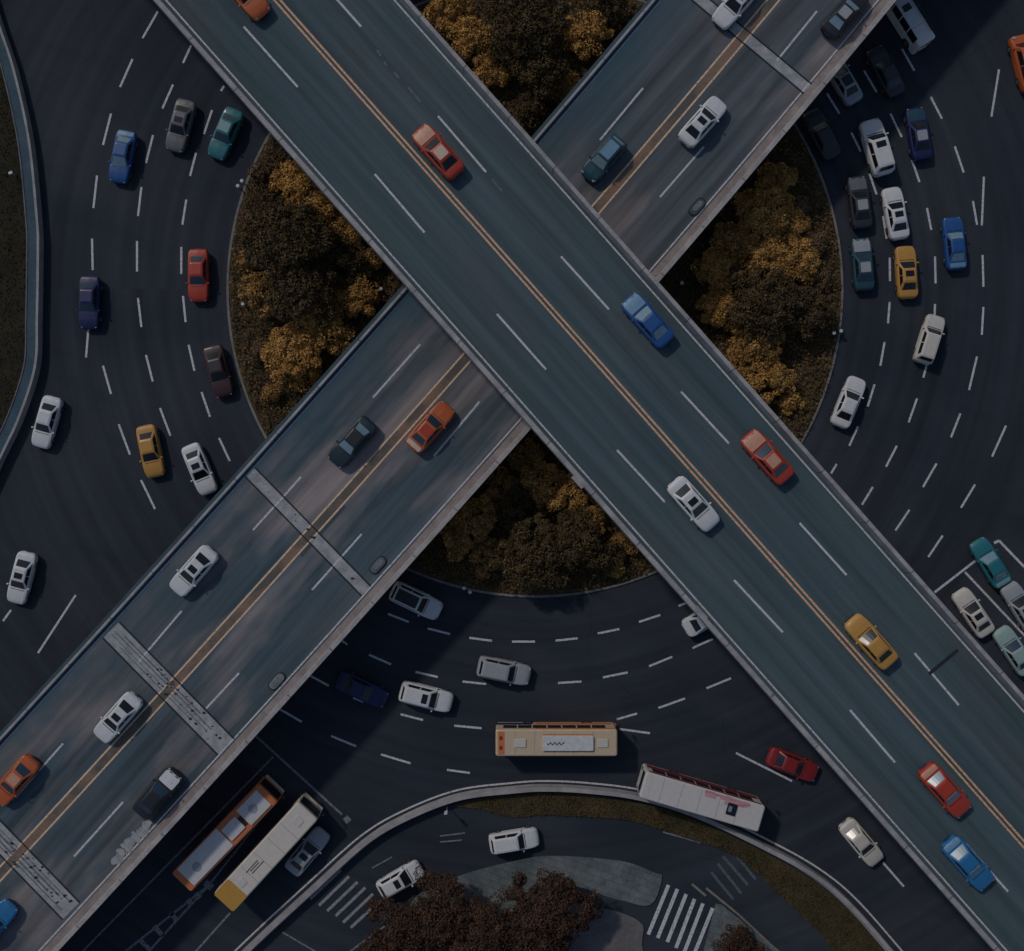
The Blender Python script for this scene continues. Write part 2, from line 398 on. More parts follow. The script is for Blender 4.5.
# left verge behind the teal ramp wall
LW = [(-60, -120), (-22, -40), (0, 25), (15, 71), (30, 141), (38, 220), (39, 250), (38, 316), (36, 366), (20, 417), (0, 460), (-40, 545), (-90, 640)]
lw = catmull(LW, 8)
tag(slab('verge', [(p.x - 11, p.y) for p in lw] + [(-300, 640), (-300, -120)], -.03, .10, M['verge']), kind='structure')
def wpath(pix, z, n=8): return [Vector((at(p.x, p.y, z).x, at(p.x, p.y, z).y)) for p in catmull(pix, n)]
lwp = wpath(LW, 0.9)
root = tag(empty('ramp_wall', (at(38, 260).x, at(38, 260).y, 0)), 'curved teal wall with a pale coping bordering the roadway at the left edge', 'wall')
def sub_root(pth, rt): return [Vector((p.x - rt.location.x, p.y - rt.location.y)) for p in pth]
lws = sub_root(lwp, root)
# travel is downwards in the picture, so "left of travel" is picture-right
sweep('wall_body', lws, [(-1.05, -.03), (-1.05, .80), (-0.22, .80), (-0.22, -.03)], M['wall_teal'], root)
sweep('coping', lws, [(-0.215, -.03), (-0.215, .9), (0.0, .9), (0.0, -.03)], M['concrete'], root)
sweep('rear_kerb', lws, [(-1.17, -.03), (-1.17, .86), (-1.055, .86), (-1.055, -.03)], M['concrete_dark'], root)

# lower ring barrier
RA = [(150, 1035), (200, 985), (256, 931), (306, 885), (362, 835), (407, 809), (458, 790), (512, 783), (545, 781), (588, 783), (641, 790), (700, 808),
      (768, 840), (818, 868), (856, 899), (902, 951), (945, 1003), (990, 1060)]
root = tag(empty('ring_barrier', (at(540, 790).x, at(540, 790).y, 0)), 'long curved concrete barrier between the ring road and the service road at the bottom', 'barrier')
rap = sub_root(wpath(RA, 0.85), root)
sweep('barrier_wall', rap, [(-0.98, -.03), (-0.95, .85), (-0.58, .85), (-0.52, -.03)], M['concrete'], root)
sweep('barrier_footing', rap, [(-1.15, -.03), (-1.15, .20), (-0.985, .20), (-0.985, -.03)], M['concrete_pink'], root)
ra_line = ribbon('edge_marking', RA, 0.012, 0.16, M['white_line']); tag(ra_line, kind='structure')

# grass verge under the barrier, right of middle
vt = [(452, 806), (480, 799), (512, 795), (545, 793), (588, 795), (641, 803), (695, 820), (760, 850), (812, 880), (850, 912), (884, 951), (925, 1000)]
vb = [(860, 985), (833, 951), (818, 931), (793, 908), (768, 884), (757, 873), (729, 852), (699, 842), (663, 830), (626, 820), (588, 817), (545, 815), (512, 817), (480, 809)]
tag(slab('grass_verge', soft(vt + vb), -.03, .11, M['verge']), kind='structure')

# pavements at the bottom
sw1 = [(395, 960), (410, 905), (433, 888), (458, 877), (483, 869), (512, 862), (537, 857), (575, 857), (625, 862), (655, 873), (662, 878), (650, 905), (615, 899), (560, 890), (500, 960)]
tag(slab('pavement', soft(sw1), -.03, .13, M['plaza']), kind='structure')
sw2 = [(505, 1010), (505, 961), (560, 908), (600, 908), (640, 922), (642, 945), (640, 1010)]
tag(slab('plaza_pavement', soft(sw2), -.03, .13, M['plaza_beige']), kind='structure')
sw3 = [(716, 904), (722, 905), (768, 942), (800, 972), (820, 1010), (700, 1010), (704, 950)]
tag(slab('corner_pavement', sw3, -.03, .13, M['plaza']), kind='structure')
tag(strips('pavement_kerb', [(706, 888, 738, 914, .2), (738, 914, 770, 944, .2), (770, 944, 800, 970, .2), (692, 884, 706, 896, .22)], .145, .2, M['kerb']), kind='structure')

# ---- painted lane marks on the ground
G = [(157.8,11.4,142.6,38),(132.5,59,120,87),(111,113.6,103,145),(97,175.5,93.4,208),(92,238.6,92.7,270),(88.4,328,86,357.4),
(191,45.4,183,63),(173,84.6,162.3,108.6),(153,135,146,163),(141.4,187,138,216),(137,241,137,271.6),(138,298,141.4,327),(146,355,152.7,381.4),(160,408,170.4,435.7),
(224,86,221,91),(212,110,204,134),(196,152.8,190,176),(186.3,199.5,182.3,224.7),(181.3,247,181.3,274),(183,296,185.6,322),(188.6,344.8,194.4,370.8),(201.5,392,210,416.7),(219,438,229.8,461),
(103,365.7,111,394),(118.7,424.3,130,454.6),(141,480,155,509),(75.7,595,38,653),(11,610,3,621),
(902,49,914.4,70.7),(864,70.7,876.6,92),(827,93.4,839.4,113.6),(930.8,97,942,118.7),(890.4,113.6,901.8,137),(851.3,132.5,860.7,151.5),(954.8,146.4,963.7,172.4),
(912,160,919.5,182),(869.5,173.7,876.6,194.4),(973,201,977,224.7),(983.9,176.7,981.8,225.4),(927,208,931.3,230),(883,216,886.7,238.6),(999,69.4,991.4,116.6),
(889.7,257.7,890,281),(935,256.4,935.6,283.4),(982.6,255,983.4,286.7),(889.7,302,888,323.3),(935,304,934.6,318),(983.4,307,981.8,334.7),(884.6,342,880.3,365.7),
(927,363.7,923.3,377.6),(977,356.6,969,390),(874.5,384.4,867.7,406.6),(917,398.5,908.6,422.3),(960.4,413.4,951,437.4),(1006,425.6,992,456.6),(858,426.3,849.3,445.8),
(896.8,445.8,886,466.7),(836.7,464,831,473.5),(936.6,463.4,923,487),(872.8,487,862,504.7),(909.4,509.8,895.5,530.5),(975,484.5,961,507.8),(942.7,535.5,928.3,557),
(388,613.8,408.7,622),(427.7,628.4,450,634),(469.3,637.8,492,640.8),(512,641.6,535,641.6),(555.4,640.6,577.6,638.3),(597.8,633.5,619.3,629),(639,621.9,660.2,615),(678.6,606,686,603),
(339.3,639,347.4,644.6),(369,654.7,391,664.3),(415.6,671.9,437.8,677),(462.5,681.5,486.2,684),(558,683,581.4,681.5),(602.9,677.4,627.6,672.4),(649,666.3,672.3,656.7),(692.5,648,712.7,639),
(309,675,328.7,685.8),(353.2,697.6,363.3,701.7),(400.7,714.3,423,720),(454.2,725.6,481.5,728.2),(616.8,719.3,637,713.5),(658.4,708,685,698.4),(706.4,688.3,731,678.2),
(278.7,708.5,302,722),(331.2,736,356.2,746.3),(381,754.4,410.5,763.3),(447,769.8,469.8,772.9),(619.3,729,650,733.2),(736,753,792,781),(882.9,862.5,903.8,886.5),
(979,558,934.6,592.3,.22),(965,572,1024,635,.2),(994,543,999,540.6,.24),(999,540.6,1060,604,.22),(835,942,846,953),(1024,635,1070,684,.2)]
tag(strips('lane_markings', G, .008, .19, M['white_line'], zstep=.001), kind='structure')
GF = [(256,736,341.8,814.5,.2),(273,757,83,951,.16),(209,885,126,951,.2),(209,885,149,951,.2),(276,800,209,885,.16),(230,913,190,958,.18),(187,900,192,904,.5),(171,913,177,921,.45),
      (154,926,163,936,.45),(196,893,200,898,.5),(140,940,150,950,.4),(282,932,330,960,.14),(385,926,345,955,.16),(697,840,700,843,.2),(663,832,699,842,.15),
      (205,882,212,888,.6),(345,817,349,822,.55),(440,836,465,833,.12),(440,842,462,840,.12),(372,868,392,857,.12)]
tag(strips('worn_markings', GF, .016, .18, M['white_line_faint'], zstep=.001), kind='structure')
CW = [(340.6,870,310.3,899),(349,876.4,319,905.4),(357.5,882,327.2,911),(365.3,887.7,335.5,916),(372.9,894,343,922.6),(381,900,350.7,927.6)]
tag(strips('crosswalk', CW, .012, .26, paint('grey_crosswalk_paint', (0.32, 0.32, 0.34), 0.36, (0.12, 0.125, 0.13))), kind='structure')
CW = [(668.5,885,648.3,934.4),(677.4,889,657.7,938),(686.2,894,667.3,942),(694.5,899,676,948),(703,903.4,684,953),(712.7,908,693,957)]
tag(strips('bright_crosswalk', CW, .014, .33, M['white_line']), kind='structure')
CW = [(736.7,856,756,879.6),(722.8,856,748,885),(717.8,863.7,741.2,893.3),(711,872,733,899)]
tag(strips('faded_crosswalk', CW, .012, .24, paint('blue_grey_crosswalk_paint', (0.12, 0.15, 0.18), 0.40, (0.06, 0.07, 0.08))), kind='structure')

# ================================================================== OVERPASSES
ZU, ZL = 12.0, 6.0
nv, dv = (0.7491, -0.6625), (0.6625, 0.7491)          # upper deck: across (to upper right), along (down right)
mv, ev = (0.7491, 0.6625), (0.6625, -0.7491)          # lower deck: across (to lower right), along (up right)
def up(n, s): return (n * nv[0] + s * dv[0], n * nv[1] + s * dv[1])
def lowoff(t): return max(-6, 7 * (1 - ((t - 20) / (480 if t > 20 else 650)) ** 2))
def lo(m, t): m = m + lowoff(t); return (m * mv[0] + t * ev[0], m * mv[1] + t * ev[1])

def w2(p, z): q = at(p[0], p[1], z); return Vector((q.x, q.y))

# ---- upper overpass
ov = tag(empty('overpass', (0, 0, 0)), 'upper teal-grey overpass running from top left to bottom right across the whole picture', 'overpass', 'two overpasses crossing above the roundabout')
ZP = ZU + .95
upp = [w2(up(210.9, s), ZP) for s in range(-1500, 2700, 60)]
hw = 95.5 * MPP * (CAM_H - ZP) / CAM_H
# travel is down-right; left of travel is upper right
sweep('deck', upp, [(-hw, ZU - .55), (-hw, ZU - .02), (hw, ZU - .02), (hw, ZU - .55), (hw - 1.6, ZU - .8), (hw - 2.6, ZU - 1.5), (-hw + 2.6, ZU - 1.5), (-hw + 1.6, ZU - .8)], M['concrete_dark'], ov)
sweep('road_surface', upp, [(-hw + .40, ZU - .015), (-hw + .40, ZU), (hw - .36, ZU), (hw - .36, ZU - .015)], M['deck_up'], ov)
sweep('parapet', upp, [(-hw - .03, ZU - .6), (-hw - .03, ZU + .9), (-hw, ZP), (-hw + .34, ZP), (-hw + .37, ZU + .9), (-hw + .42, ZU - .01)], M['parapet_up'], ov)
sweep('parapet', upp, [(hw - .36, ZU - .01), (hw - .30, ZU + .9), (hw - .28, ZP), (hw, ZP), (hw + .03, ZU + .9), (hw + .03, ZU - .6)], M['parapet_up'], ov)
UD = [(243.6,26.5,297.7,87),(374.7,174,424.5,232.5),(497,314,546,369.5),(617,450,664.8,502),(734,580,783,632.5),(850,710,895,762.5),(965,843,1008,891.5),(1082,974,1128,1026),(115,-120,160,-70),
      (318,-22,361,26.5),(438,116,486,172),(561,256.4,609,309.4),(681,391.5,729,443.5),(799.6,523,846.5,575),(914.5,653,958.7,705),(1030,784,1074,834)]
dashes('lane_marking', UD, ZU + .005, .17, M['white_line'], ov)
dashes('worn_lane_marking', [(377,50,381,56),(384,62,387,66),(394,72,399,78),(408,87,421,102),(492,179,502,191)], ZU + .005, .16, M['ghost_line'], ov)
dashes('centre_line', [(*up(205.4, -1000), *up(205.4, 2000)), (*up(209.9, -1000), *up(209.9, 2000))], ZU + .006, .16, M['yellow_line'], ov)
dashes('edge_line', [(*up(124.3, -1000), *up(124.3, 2000)), (*up(295.4, -1000), *up(295.4, 2000))], ZU + .005, .13, M['white_line'], ov)
strips('expansion_joint', [(929, 674, 958, 650, .28)], ZU + .009, .28, M['tar'], ov)
for (x, y) in ((578, 482), (701, 613), (712, 627), (727, 645)):
    c = at(x, y, ZP - .3)
    MB().rbox((c.x, c.y, ZP - .35), (1.2, .34, .55), .05, math.atan2(-dv[1], dv[0]), .04).build('bracket', M['concrete'], ov)
for s in (-420, -120, 240, 760, 1130, 1480):
    c = w2(up(205, s), 6)
    q = MB(); q.cyl((c.x, c.y, -.05), (c.x, c.y, 9.6), .75, .75, 20)
    q.box((c.x, c.y, 10.05), (1.5, 8.5, .95), math.atan2(-dv[1], dv[0])); q.build('pier', M['concrete_dark'], ov)

# ---- lower overpass
ov = tag(empty('overpass', (0, 0, 0)), 'lower overpass passing beneath the other one, from bottom left to top right', 'overpass', 'two overpasses crossing above the roundabout')
ZP = ZL + .9
lop = [w2(lo(580, t), ZP) for t in range(-1700, 1700, 30)]
hl = 94.3 * MPP * (CAM_H - ZP) / CAM_H
# travel is up-right; left of travel is upper left
sweep('deck', lop, [(-hl, ZL - .5), (-hl, ZL - .02), (hl, ZL - .02), (hl, ZL - .5), (hl - 1.6, ZL - .7), (hl - 2.6, ZL - 1.25), (-hl + 2.6, ZL - 1.25), (-hl + 1.6, ZL - .7)], M['concrete_dark'], ov)
sweep('road_surface', lop, [(-hl + .98, ZL - .015), (-hl + .98, ZL), (hl - .2, ZL), (hl - .2, ZL - .015)], M['deck_lo'], ov)
sweep('parapet', lop, [(hl - .19, ZL - .01), (hl - .17, ZL + .36), (hl + .02, ZL + .36), (hl + .02, ZL - .5)], M['parapet_lo'], ov)
sweep('parapet', lop, [(-hl - .02, ZL - .5), (-hl - .02, ZP), (-hl + .34, ZP), (-hl + .42, ZL - .01)], M['parapet_lo'], ov)
sweep('gutter', lop, [(-hl + .42, ZL - .015), (-hl + .42, ZL + .06), (-hl + .975, ZL + .05), (-hl + .975, ZL - .015)], M['concrete_pink'], ov)
LD = [(643,88,600,140),(420,344.5,373,397.5),(301,477,253,530),(181.5,611,137.5,663),(63,743.5,15,798),(757,-46,720,-4),
      (817,11,777,60.5),(704,146.5,660,197),(479.5,401.6,434,456),(361.6,534,312,590),(239,673,206,708.5),(123,802,74,856.5)]
dashes('lane_marking', LD, ZL + .012, .17, M['white_line'], ov)
def lowribbon(name, m, wd, mat, z, t0=-1500, t1=1500):
    pts = [lo(m, t) for t in range(t0, t1, 60)]
    vs, fs = [], []
    P = [w2(p, z) for p in pts]
    for i, p in enumerate(P):
        a, b = P[max(i - 1, 0)], P[min(i + 1, len(P) - 1)]; t = (b - a).normalized(); nn = Vector((-t.y, t.x)) * wd / 2
        vs += [(p.x - nn.x, p.y - nn.y, z), (p.x + nn.x, p.y + nn.y, z)]
        if i: fs.append((2 * i - 2, 2 * i, 2 * i + 1, 2 * i - 1))
    return link_mesh(name, vs, fs, mat, ov)
lowribbon('shoulder', 488.5, .86, dirty('shoulder_asphalt', (0.045, 0.085, 0.112), (0.06, 0.105, 0.13), 0.4), ZL + .006)
lowribbon('median_strip', 579.5, .80, M['median_dust'], ZL + .016)
lowribbon('centre_line', 574.6, .15, M['yellow_pale'], ZL + .020)
lowribbon('centre_line', 584.4, .15, M['yellow_pale'], ZL + .020)
lowribbon('edge_line', 493.5, .14, paint('pale_blue_road_paint', (0.42, 0.50, 0.56), 0.33, (0.2, 0.24, 0.28)), ZL + .012)
lowribbon('edge_line', 660.5, .13, M['white_line'], ZL + .012)
def jstrip(name, pts, mat, wd): strips(name, [(*pts, wd)], ZL + .008, wd, mat, ov)
jstrip('expansion_joint', (694, -6, 808, 89), M['joint'], .85)
jstrip('expansion_joint', (250, 472, 366, 591), M['joint'], .95)
jstrip('expansion_joint', (111, 630, 226, 747), M['joint'], 1.75)
jstrip('expansion_joint', (-46, 790, 71, 911), M['joint'], 1.85)
gr = []
for (x0, y0, x1, y1, hwid) in ((111, 630, 226, 747, 8.5), (-46, 790, 71, 911, 9.0)):
    L = math.hypot(x1 - x0, y1 - y0); nx, ny = -(y1 - y0) / L, (x1 - x0) / L
    for f_ in (-.62, -.2, .3, .7):
        a_, b_ = random.uniform(0, .25), random.uniform(.7, 1)
        gr.append((x0 + (x1 - x0) * a_ + nx * hwid * f_, y0 + (y1 - y0) * a_ + ny * hwid * f_, x0 + (x1 - x0) * b_ + nx * hwid * f_, y0 + (y1 - y0) * b_ + ny * hwid * f_, random.uniform(.05, .16)))
dashes('joint_groove', gr, ZL + .0255, .1, M['groove'], ov)
e2 = []
for (x0, y0, x1, y1, hwid) in ((694, -6, 808, 89, 6.2), (250, 472, 366, 591, 6.8), (111, 630, 226, 747, 11.6), (-46, 790, 71, 911, 12.2)):
    L = math.hypot(x1 - x0, y1 - y0); nx, ny = -(y1 - y0) / L, (x1 - x0) / L
    for sgn in (-1, 1): e2.append((x0 + nx * hwid * sgn, y0 + ny * hwid * sgn, x1 + nx * hwid * sgn, y1 + ny * hwid * sgn, .12))
dashes('joint_seal', e2, ZL + .024, .1, M['tar'], ov)
for (a_, b_, c_, d_, wd) in ((344, 505, 300, 555, .5), (215, 640, 196, 661, .9), (560, 250, 520, 297, .0)):
    if wd: strips('asphalt_patch', [(a_, b_, c_, d_, wd)], ZL + .004, wd, dirty('patch_asphalt', (0.06, 0.07, 0.08), (0.08, 0.09, 0.1), 1.0), ov)
# broken dark pits in the wide joints
vs, fs = [], []
for (x0, y0, x1, y1, half, cnt) in ((150, 668, 222, 742, 8, 34), (5, 842, 68, 906, 9, 36), (280, 502, 360, 585, 2, 8), (160, 680, 190, 700, 9, 12)):
    L = math.hypot(x1 - x0, y1 - y0); nx, ny = -(y1 - y0) / L, (x1 - x0) / L
    for i in range(cnt):
        u = random.random(); o = random.uniform(-half, half); r = random.uniform(.03, .13)
        c = at(x0 + (x1 - x0) * u + nx * o, y0 + (y1 - y0) * u + ny * o, ZL); k = len(vs)
        for j in range(7):
            a = j * 2 * math.pi / 7; rr = r * random.uniform(.6, 1.2)
            vs.append((c.x + rr * math.cos(a) * 1.3, c.y + rr * math.sin(a), ZL + .027 + i * .0002))
        fs.append(tuple(range(k, k + 7)))
tag(link_mesh('joint_pitting', vs, fs, M['tar'], ov), kind='stuff')
# pale crumbled patch on the shoulder
vs, fs = [], []
for i in range(80):
    u = random.random(); c = at(114 + 34 * u + random.uniform(-3, 4), 862 - 36 * u + random.uniform(-6, 3), ZL); k = len(vs); r = random.uniform(.10, .34)
    for j in range(6):
        a = j * math.pi / 3; rr = r * random.uniform(.6, 1.2); vs.append((c.x + rr * math.cos(a), c.y + rr * math.sin(a), ZL + .009 + .0003 * i))
    fs.append(tuple(range(k, k + 6)))
tag(link_mesh('crumbled_patch', vs, fs, M['joint'], ov), kind='stuff')
for t in (-620, -330, -80, 330, 640):
    c = w2(lo(582, t), 3)
    q = MB(); q.cyl((c.x, c.y, -.05), (c.x, c.y, 4.2), .7, .7, 20)
    q.box((c.x, c.y, 4.4), (1.4, 9, .7), math.atan2(-ev[1], ev[0])); q.build('pier', M['concrete_dark'], ov)

# ================================================================== VEHICLES
def loft(rows, closed_ends=True):
    n = len(rows[0]); vs = [p for r in rows for p in r]; fs = []
    for i in range(len(rows) - 1):
        for j in range(n - 1):
            fs.append((i * n + j, i * n + j + 1, (i + 1) * n + j + 1, (i + 1) * n + j))
    if closed_ends: fs += [tuple(range(n))[::-1], tuple(range((len(rows) - 1) * n, len(rows) * n))]
    return vs, fs

def lerp(a, b, t): return tuple(a[i] * (1 - t) + b[i] * t for i in range(3))

def panel(c, u0, u1, v0, v1, off, nu=4, bow=0.0):
    """c = four corners (bottom-left, bottom-right, top-right, top-left); a glass pane inside them, pushed outwards"""
    a, b, d, e = [Vector(x) for x in c]
    nrm = (b - a).cross(e - a).normalized(); vs = []; fs = []
    for j in range(3):
        for i in range(nu + 1):
            u = u0 + (u1 - u0) * i / nu; v = v0 + (v1 - v0) * j / 2
            p = (a.lerp(b, u)).lerp(e.lerp(d, u), v); vs.append(p + nrm * (off + bow * (1 - (2 * u - 1) ** 2)))
    for j in range(2):
        for i in range(nu):
            k = j * (nu + 1) + i; fs.append((k, k + 1, k + nu + 2, k + nu + 1))
    n = len(vs); vs += [v - nrm * .03 for v in vs]; m = nu + 1
    loop = [i for i in range(m)] + [m + nu, 2 * m + nu] + [2 * m + i for i in range(nu - 1, -1, -1)] + [m]
    for i in range(len(loop)):
        p, q = loop[i], loop[(i + 1) % len(loop)]; fs.append((p, q, q + n, p + n))
    return vs, fs

KIND = {
 # L, W, H, belt, stations (x fraction, width fraction, top z), cabin base x (rear, front), roof x (rear, front), half width roof
 'sedan': dict(L=4.75, W=1.82, H=1.45, bz=.93, base=(-1.78, .98), roof=(-1.02, .22), rw=.60, bw=.80,
    st=[(-.5,.40,.56),(-.494,.62,.70),(-.482,.76,.82),(-.462,.87,.90),(-.43,.94,.94),(-.38,.98,.965),(-.2,1,.96),(.05,1,.94),(.22,1,.94),(.33,.985,.90),(.40,.95,.84),(.445,.89,.78),(.472,.80,.71),(.489,.67,.64),(.497,.52,.58),(.5,.36,.52)]),
 'hatchback': dict(L=4.35, W=1.80, H=1.52, bz=.97, base=(-2.02, .98), roof=(-1.55, .28), rw=.62, bw=.80,
    st=[(-.5,.52,.62),(-.493,.70,.76),(-.478,.83,.88),(-.45,.92,.97),(-.35,.98,1.0),(-.2,1,.99),(.05,1,.97),(.24,1,.95),(.34,.975,.90),(.41,.93,.84),(.45,.87,.77),(.477,.77,.70),(.492,.63,.63),(.5,.40,.54)]),
 'suv': dict(L=4.8, W=1.92, H=1.72, bz=1.08, base=(-2.22, 1.00), roof=(-1.95, .42), rw=.68, bw=.86,
    st=[(-.5,.58,.68),(-.493,.76,.85),(-.478,.87,.98),(-.45,.94,1.08),(-.35,.985,1.12),(-.2,1,1.11),(.05,1,1.09),(.24,1,1.06),(.34,.98,1.02),(.41,.94,.97),(.45,.88,.91),(.477,.80,.83),(.492,.66,.74),(.5,.44,.62)]),
 'van': dict(L=5.0, W=1.88, H=1.95, bz=1.12, base=(-2.40, 1.55), roof=(-2.28, 1.0), rw=.76, bw=.86,
    st=[(-.5,.85,.8),(-.49,.93,1.0),(-.46,.97,1.12),(-.35,1,1.15),(0,1,1.15),(.25,1,1.13),(.36,.98,1.05),(.44,.94,.95),(.485,.84,.82),(.5,.66,.66)]),
}
def car_template(kind):
    K = KIND[kind]; L, W, H = K['L'], K['W'], K['H']
    root = bpy.data.objects.new('car' if kind != 'van' else 'van', None); root.empty_display_size = .3
    def part(name, vs, fs, mat, parent=root, smooth=False):
        return link_mesh(name, vs, fs, mat, parent, smooth, None, False)
    rows = []
    for fx, fw, zt in K['st']:
        x = fx * L; hwid = fw * W / 2; zb = .24 + .10 * (abs(fx) > .46)
        half = [(hwid * .90, zb), (hwid, zb + .12), (hwid * 1.0, zt - .24), (hwid * .985, zt - .12), (hwid * .93, zt - .035), (hwid * .80, zt), (hwid * .4, zt + .025)]
        pts = [(x, -y, z) for y, z in half] + [(x, 0, zt + .032)] + [(x, y, z) for y, z in half[::-1]]
        rows.append(pts)
    vs, fs = loft(rows)
    n = len(rows[0])
    for i in range(len(rows) - 1): fs.append((i * n, (i + 1) * n, (i + 1) * n + n - 1, i * n + n - 1))
    b = MB(); b.add(vs, fs)
    bx0, bx1 = K['base']; rx0, rx1 = K['roof']; bz, bw, rw = K['bz'], K['bw'], K['rw']
    # cabin shell: rounded frustum
    def ringp(x0, x1, hy, z, r):
        out = []
        for q, (cx, cy) in enumerate(((x1 - r, hy - r), (x0 + r, hy - r), (x0 + r, -hy + r), (x1 - r, -hy + r))):
            for k in range(4):
                a = math.pi / 2 * (q + k / 3); out.append((cx + r * math.cos(a), cy + r * math.sin(a), z))
        return out
    rr = [ringp(bx0, bx1, bw, bz - .08, .10), ringp(rx0, rx1, rw, H - .045, .10), ringp(rx0 + .05, rx1 - .05, rw - .05, H - .012, .09), ringp(rx0 + .3, rx1 - .3, rw - .25, H, .09)]
    vs = [p for r in rr for p in r]; N = 16; fs = []
    for j in range(3):
        for i in range(N): fs.append((j * N + i, j * N + (i + 1) % N, (j + 1) * N + (i + 1) % N, (j + 1) * N + i))
    fs.append(tuple(range(3 * N, 4 * N))); b.add(vs, fs)
    body = part('body', b.v, b.f, M['white'], smooth=True)
    try:
        body.data.set_sharp_from_angle(angle=math.radians(38))
    except Exception: pass
    zb, zt = bz - .08, H - .045
    ws = [(bx1, bw, zb), (bx1, -bw, zb), (rx1, -rw, zt), (rx1, rw, zt)]
    ws = [ws[1], ws[0], ws[3], ws[2]]
    v, f = panel(ws, .075, .925, .16, .96, .010, 4, .03); part('windshield', v, f, M['glass'])
    rs = [(bx0, bw, zb), (bx0, -bw, zb), (rx0, -rw, zt), (rx0, rw, zt)]
    v, f = panel(rs, .11, .89, .22 if kind == 'sedan' else .3, .93, .010, 4, .02); part('rear_window', v, f, M['glass'])
    for sg in (1, -1):
        c = [(bx1, sg * bw, zb), (bx0, sg * bw, zb), (rx0, sg * rw, zt), (rx1, sg * rw, zt)]
        if sg < 0: c = [c[1], c[0], c[3], c[2]]
        m_ = [.10, .46, .49, .88] if sg > 0 else [.12, .51, .54, .90]
        q = MB()
        for a_, b_ in ((m_[0], m_[1]), (m_[2], m_[3])):
            v, f = panel(c, a_, b_, .24, .90, .008, 2); q.add(v, f)
        part('side_window', q.v, q.f, M['glass'])
    def lid(name, xa, xb, wf):
        xs = [s_[0] * L for s_ in K['st']]; zs = [s_[2] for s_ in K['st']]; wsx = [s_[1] * W / 2 for s_ in K['st']]
        vs = []; n = 8; m_ = 7
        for i in range(n + 1):
            x = xa + (xb - xa) * i / n; zt_ = float(np.interp(x, xs, zs)); hw_ = min(float(np.interp(x, xs, wsx)) * .84, W / 2 * wf)
            if i in (0, n): hw_ -= .05
            for j in range(m_):
                u = -1 + 2 * j / (m_ - 1); vs.append((x, u * hw_, zt_ + .032 - abs(u) * .03 + .010))
        fs = [(i * m_ + j, (i + 1) * m_ + j, (i + 1) * m_ + j + 1, i * m_ + j + 1) for i in range(n) for j in range(m_ - 1)]
        k_ = len(vs); vs += [(a, b_, c_ - .03) for a, b_, c_ in vs]
        rim_ = [j for j in range(m_)] + [i * m_ + m_ - 1 for i in range(1, n + 1)] + [n * m_ + j for j in range(m_ - 2, -1, -1)] + [i * m_ for i in range(n - 1, 0, -1)]
        fs += [(rim_[i], rim_[(i + 1) % len(rim_)], rim_[(i + 1) % len(rim_)] + k_, rim_[i] + k_) for i in range(len(rim_))]
        part(name, vs, fs, M['white'], smooth=False)
    lid('bonnet', bx1 + .10, L * .462, .80)
    if kind == 'sedan': lid('boot_lid', -L * .468, bx0 - .03, .76)
    q = MB().rbox(((rx0 + rx1) / 2, 0, H + .004), (rx1 - rx0 - .34, rw * 2 - .30, .018), .10, 0, .006); part('roof_panel', q.v, q.f, M['white'])
    q = MB().rbox((rx1 - .48, 0, H + .017), (.52, rw * 1.25, .012), .06, 0, .004); part('sunroof', q.v, q.f, M['glass'])
    for sg in (1, -1):
        q = MB().rbox((L / 2 - .24, sg * W * .315, K['st'][-4][2] - .045), (.26, .30, .10), .06, sg * -.55, .03); part('headlight', q.v, q.f, M['lamp_clear'])
        q = MB().rbox((-L / 2 + .15, sg * W * .33, K['st'][2][2] - .10), (.12, .30, .14), .04, sg * .5, .02); part('taillight', q.v, q.f, M['lamp_red'])
        q = MB().rbox((bx1 - .22, sg * (W / 2 + .05), bz + .03), (.13, .19, .12), .04, 0, .03); part('side_mirror', q.v, q.f, M['white'])
    q = MB().rbox((L / 2 - .035, 0, .42), (.10, W * .55, .20), .03, 0, .02); part('grille', q.v, q.f, M['trim'])
    q = MB().rbox((-L / 2 + .02, 0, .58), (.05, .46, .13), .01); part('number_plate', q.v, q.f, M['blue'])
    q = MB().add([(bx1 + .035, -bw * .8, bz + .042), (bx1 + .035, bw * .8, bz + .042), (bx1 + .085, bw * .75, bz + .042), (bx1 + .085, -bw * .75, bz + .042),
                  (bx1 + .035, -bw * .8, bz - .02), (bx1 + .035, bw * .8, bz - .02), (bx1 + .085, bw * .75, bz - .02), (bx1 + .085, -bw * .75, bz - .02)],
                 [(0, 1, 2, 3), (4, 5, 1, 0), (5, 6, 2, 1), (6, 7, 3, 2), (7, 4, 0, 3)]); part('cowl', q.v, q.f, M['trim'])
    for sx in (L * .31, -L * .29):
        for sg in (1, -1):
            yo = sg * (W / 2 + .012)
            q = MB().cyl((sx, yo - sg * .22, .33), (sx, yo, .33), .33, .33, 20); wl = part('wheel', q.v, q.f, M['tyre'])
            q = MB().cyl((sx, yo - sg * .02, .33), (sx, yo + sg * .012, .33), .21, .18, 14); part('rim', q.v, q.f, M['rim'], wl)
    return root
TPL = {k: car_template(k) for k in KIND}

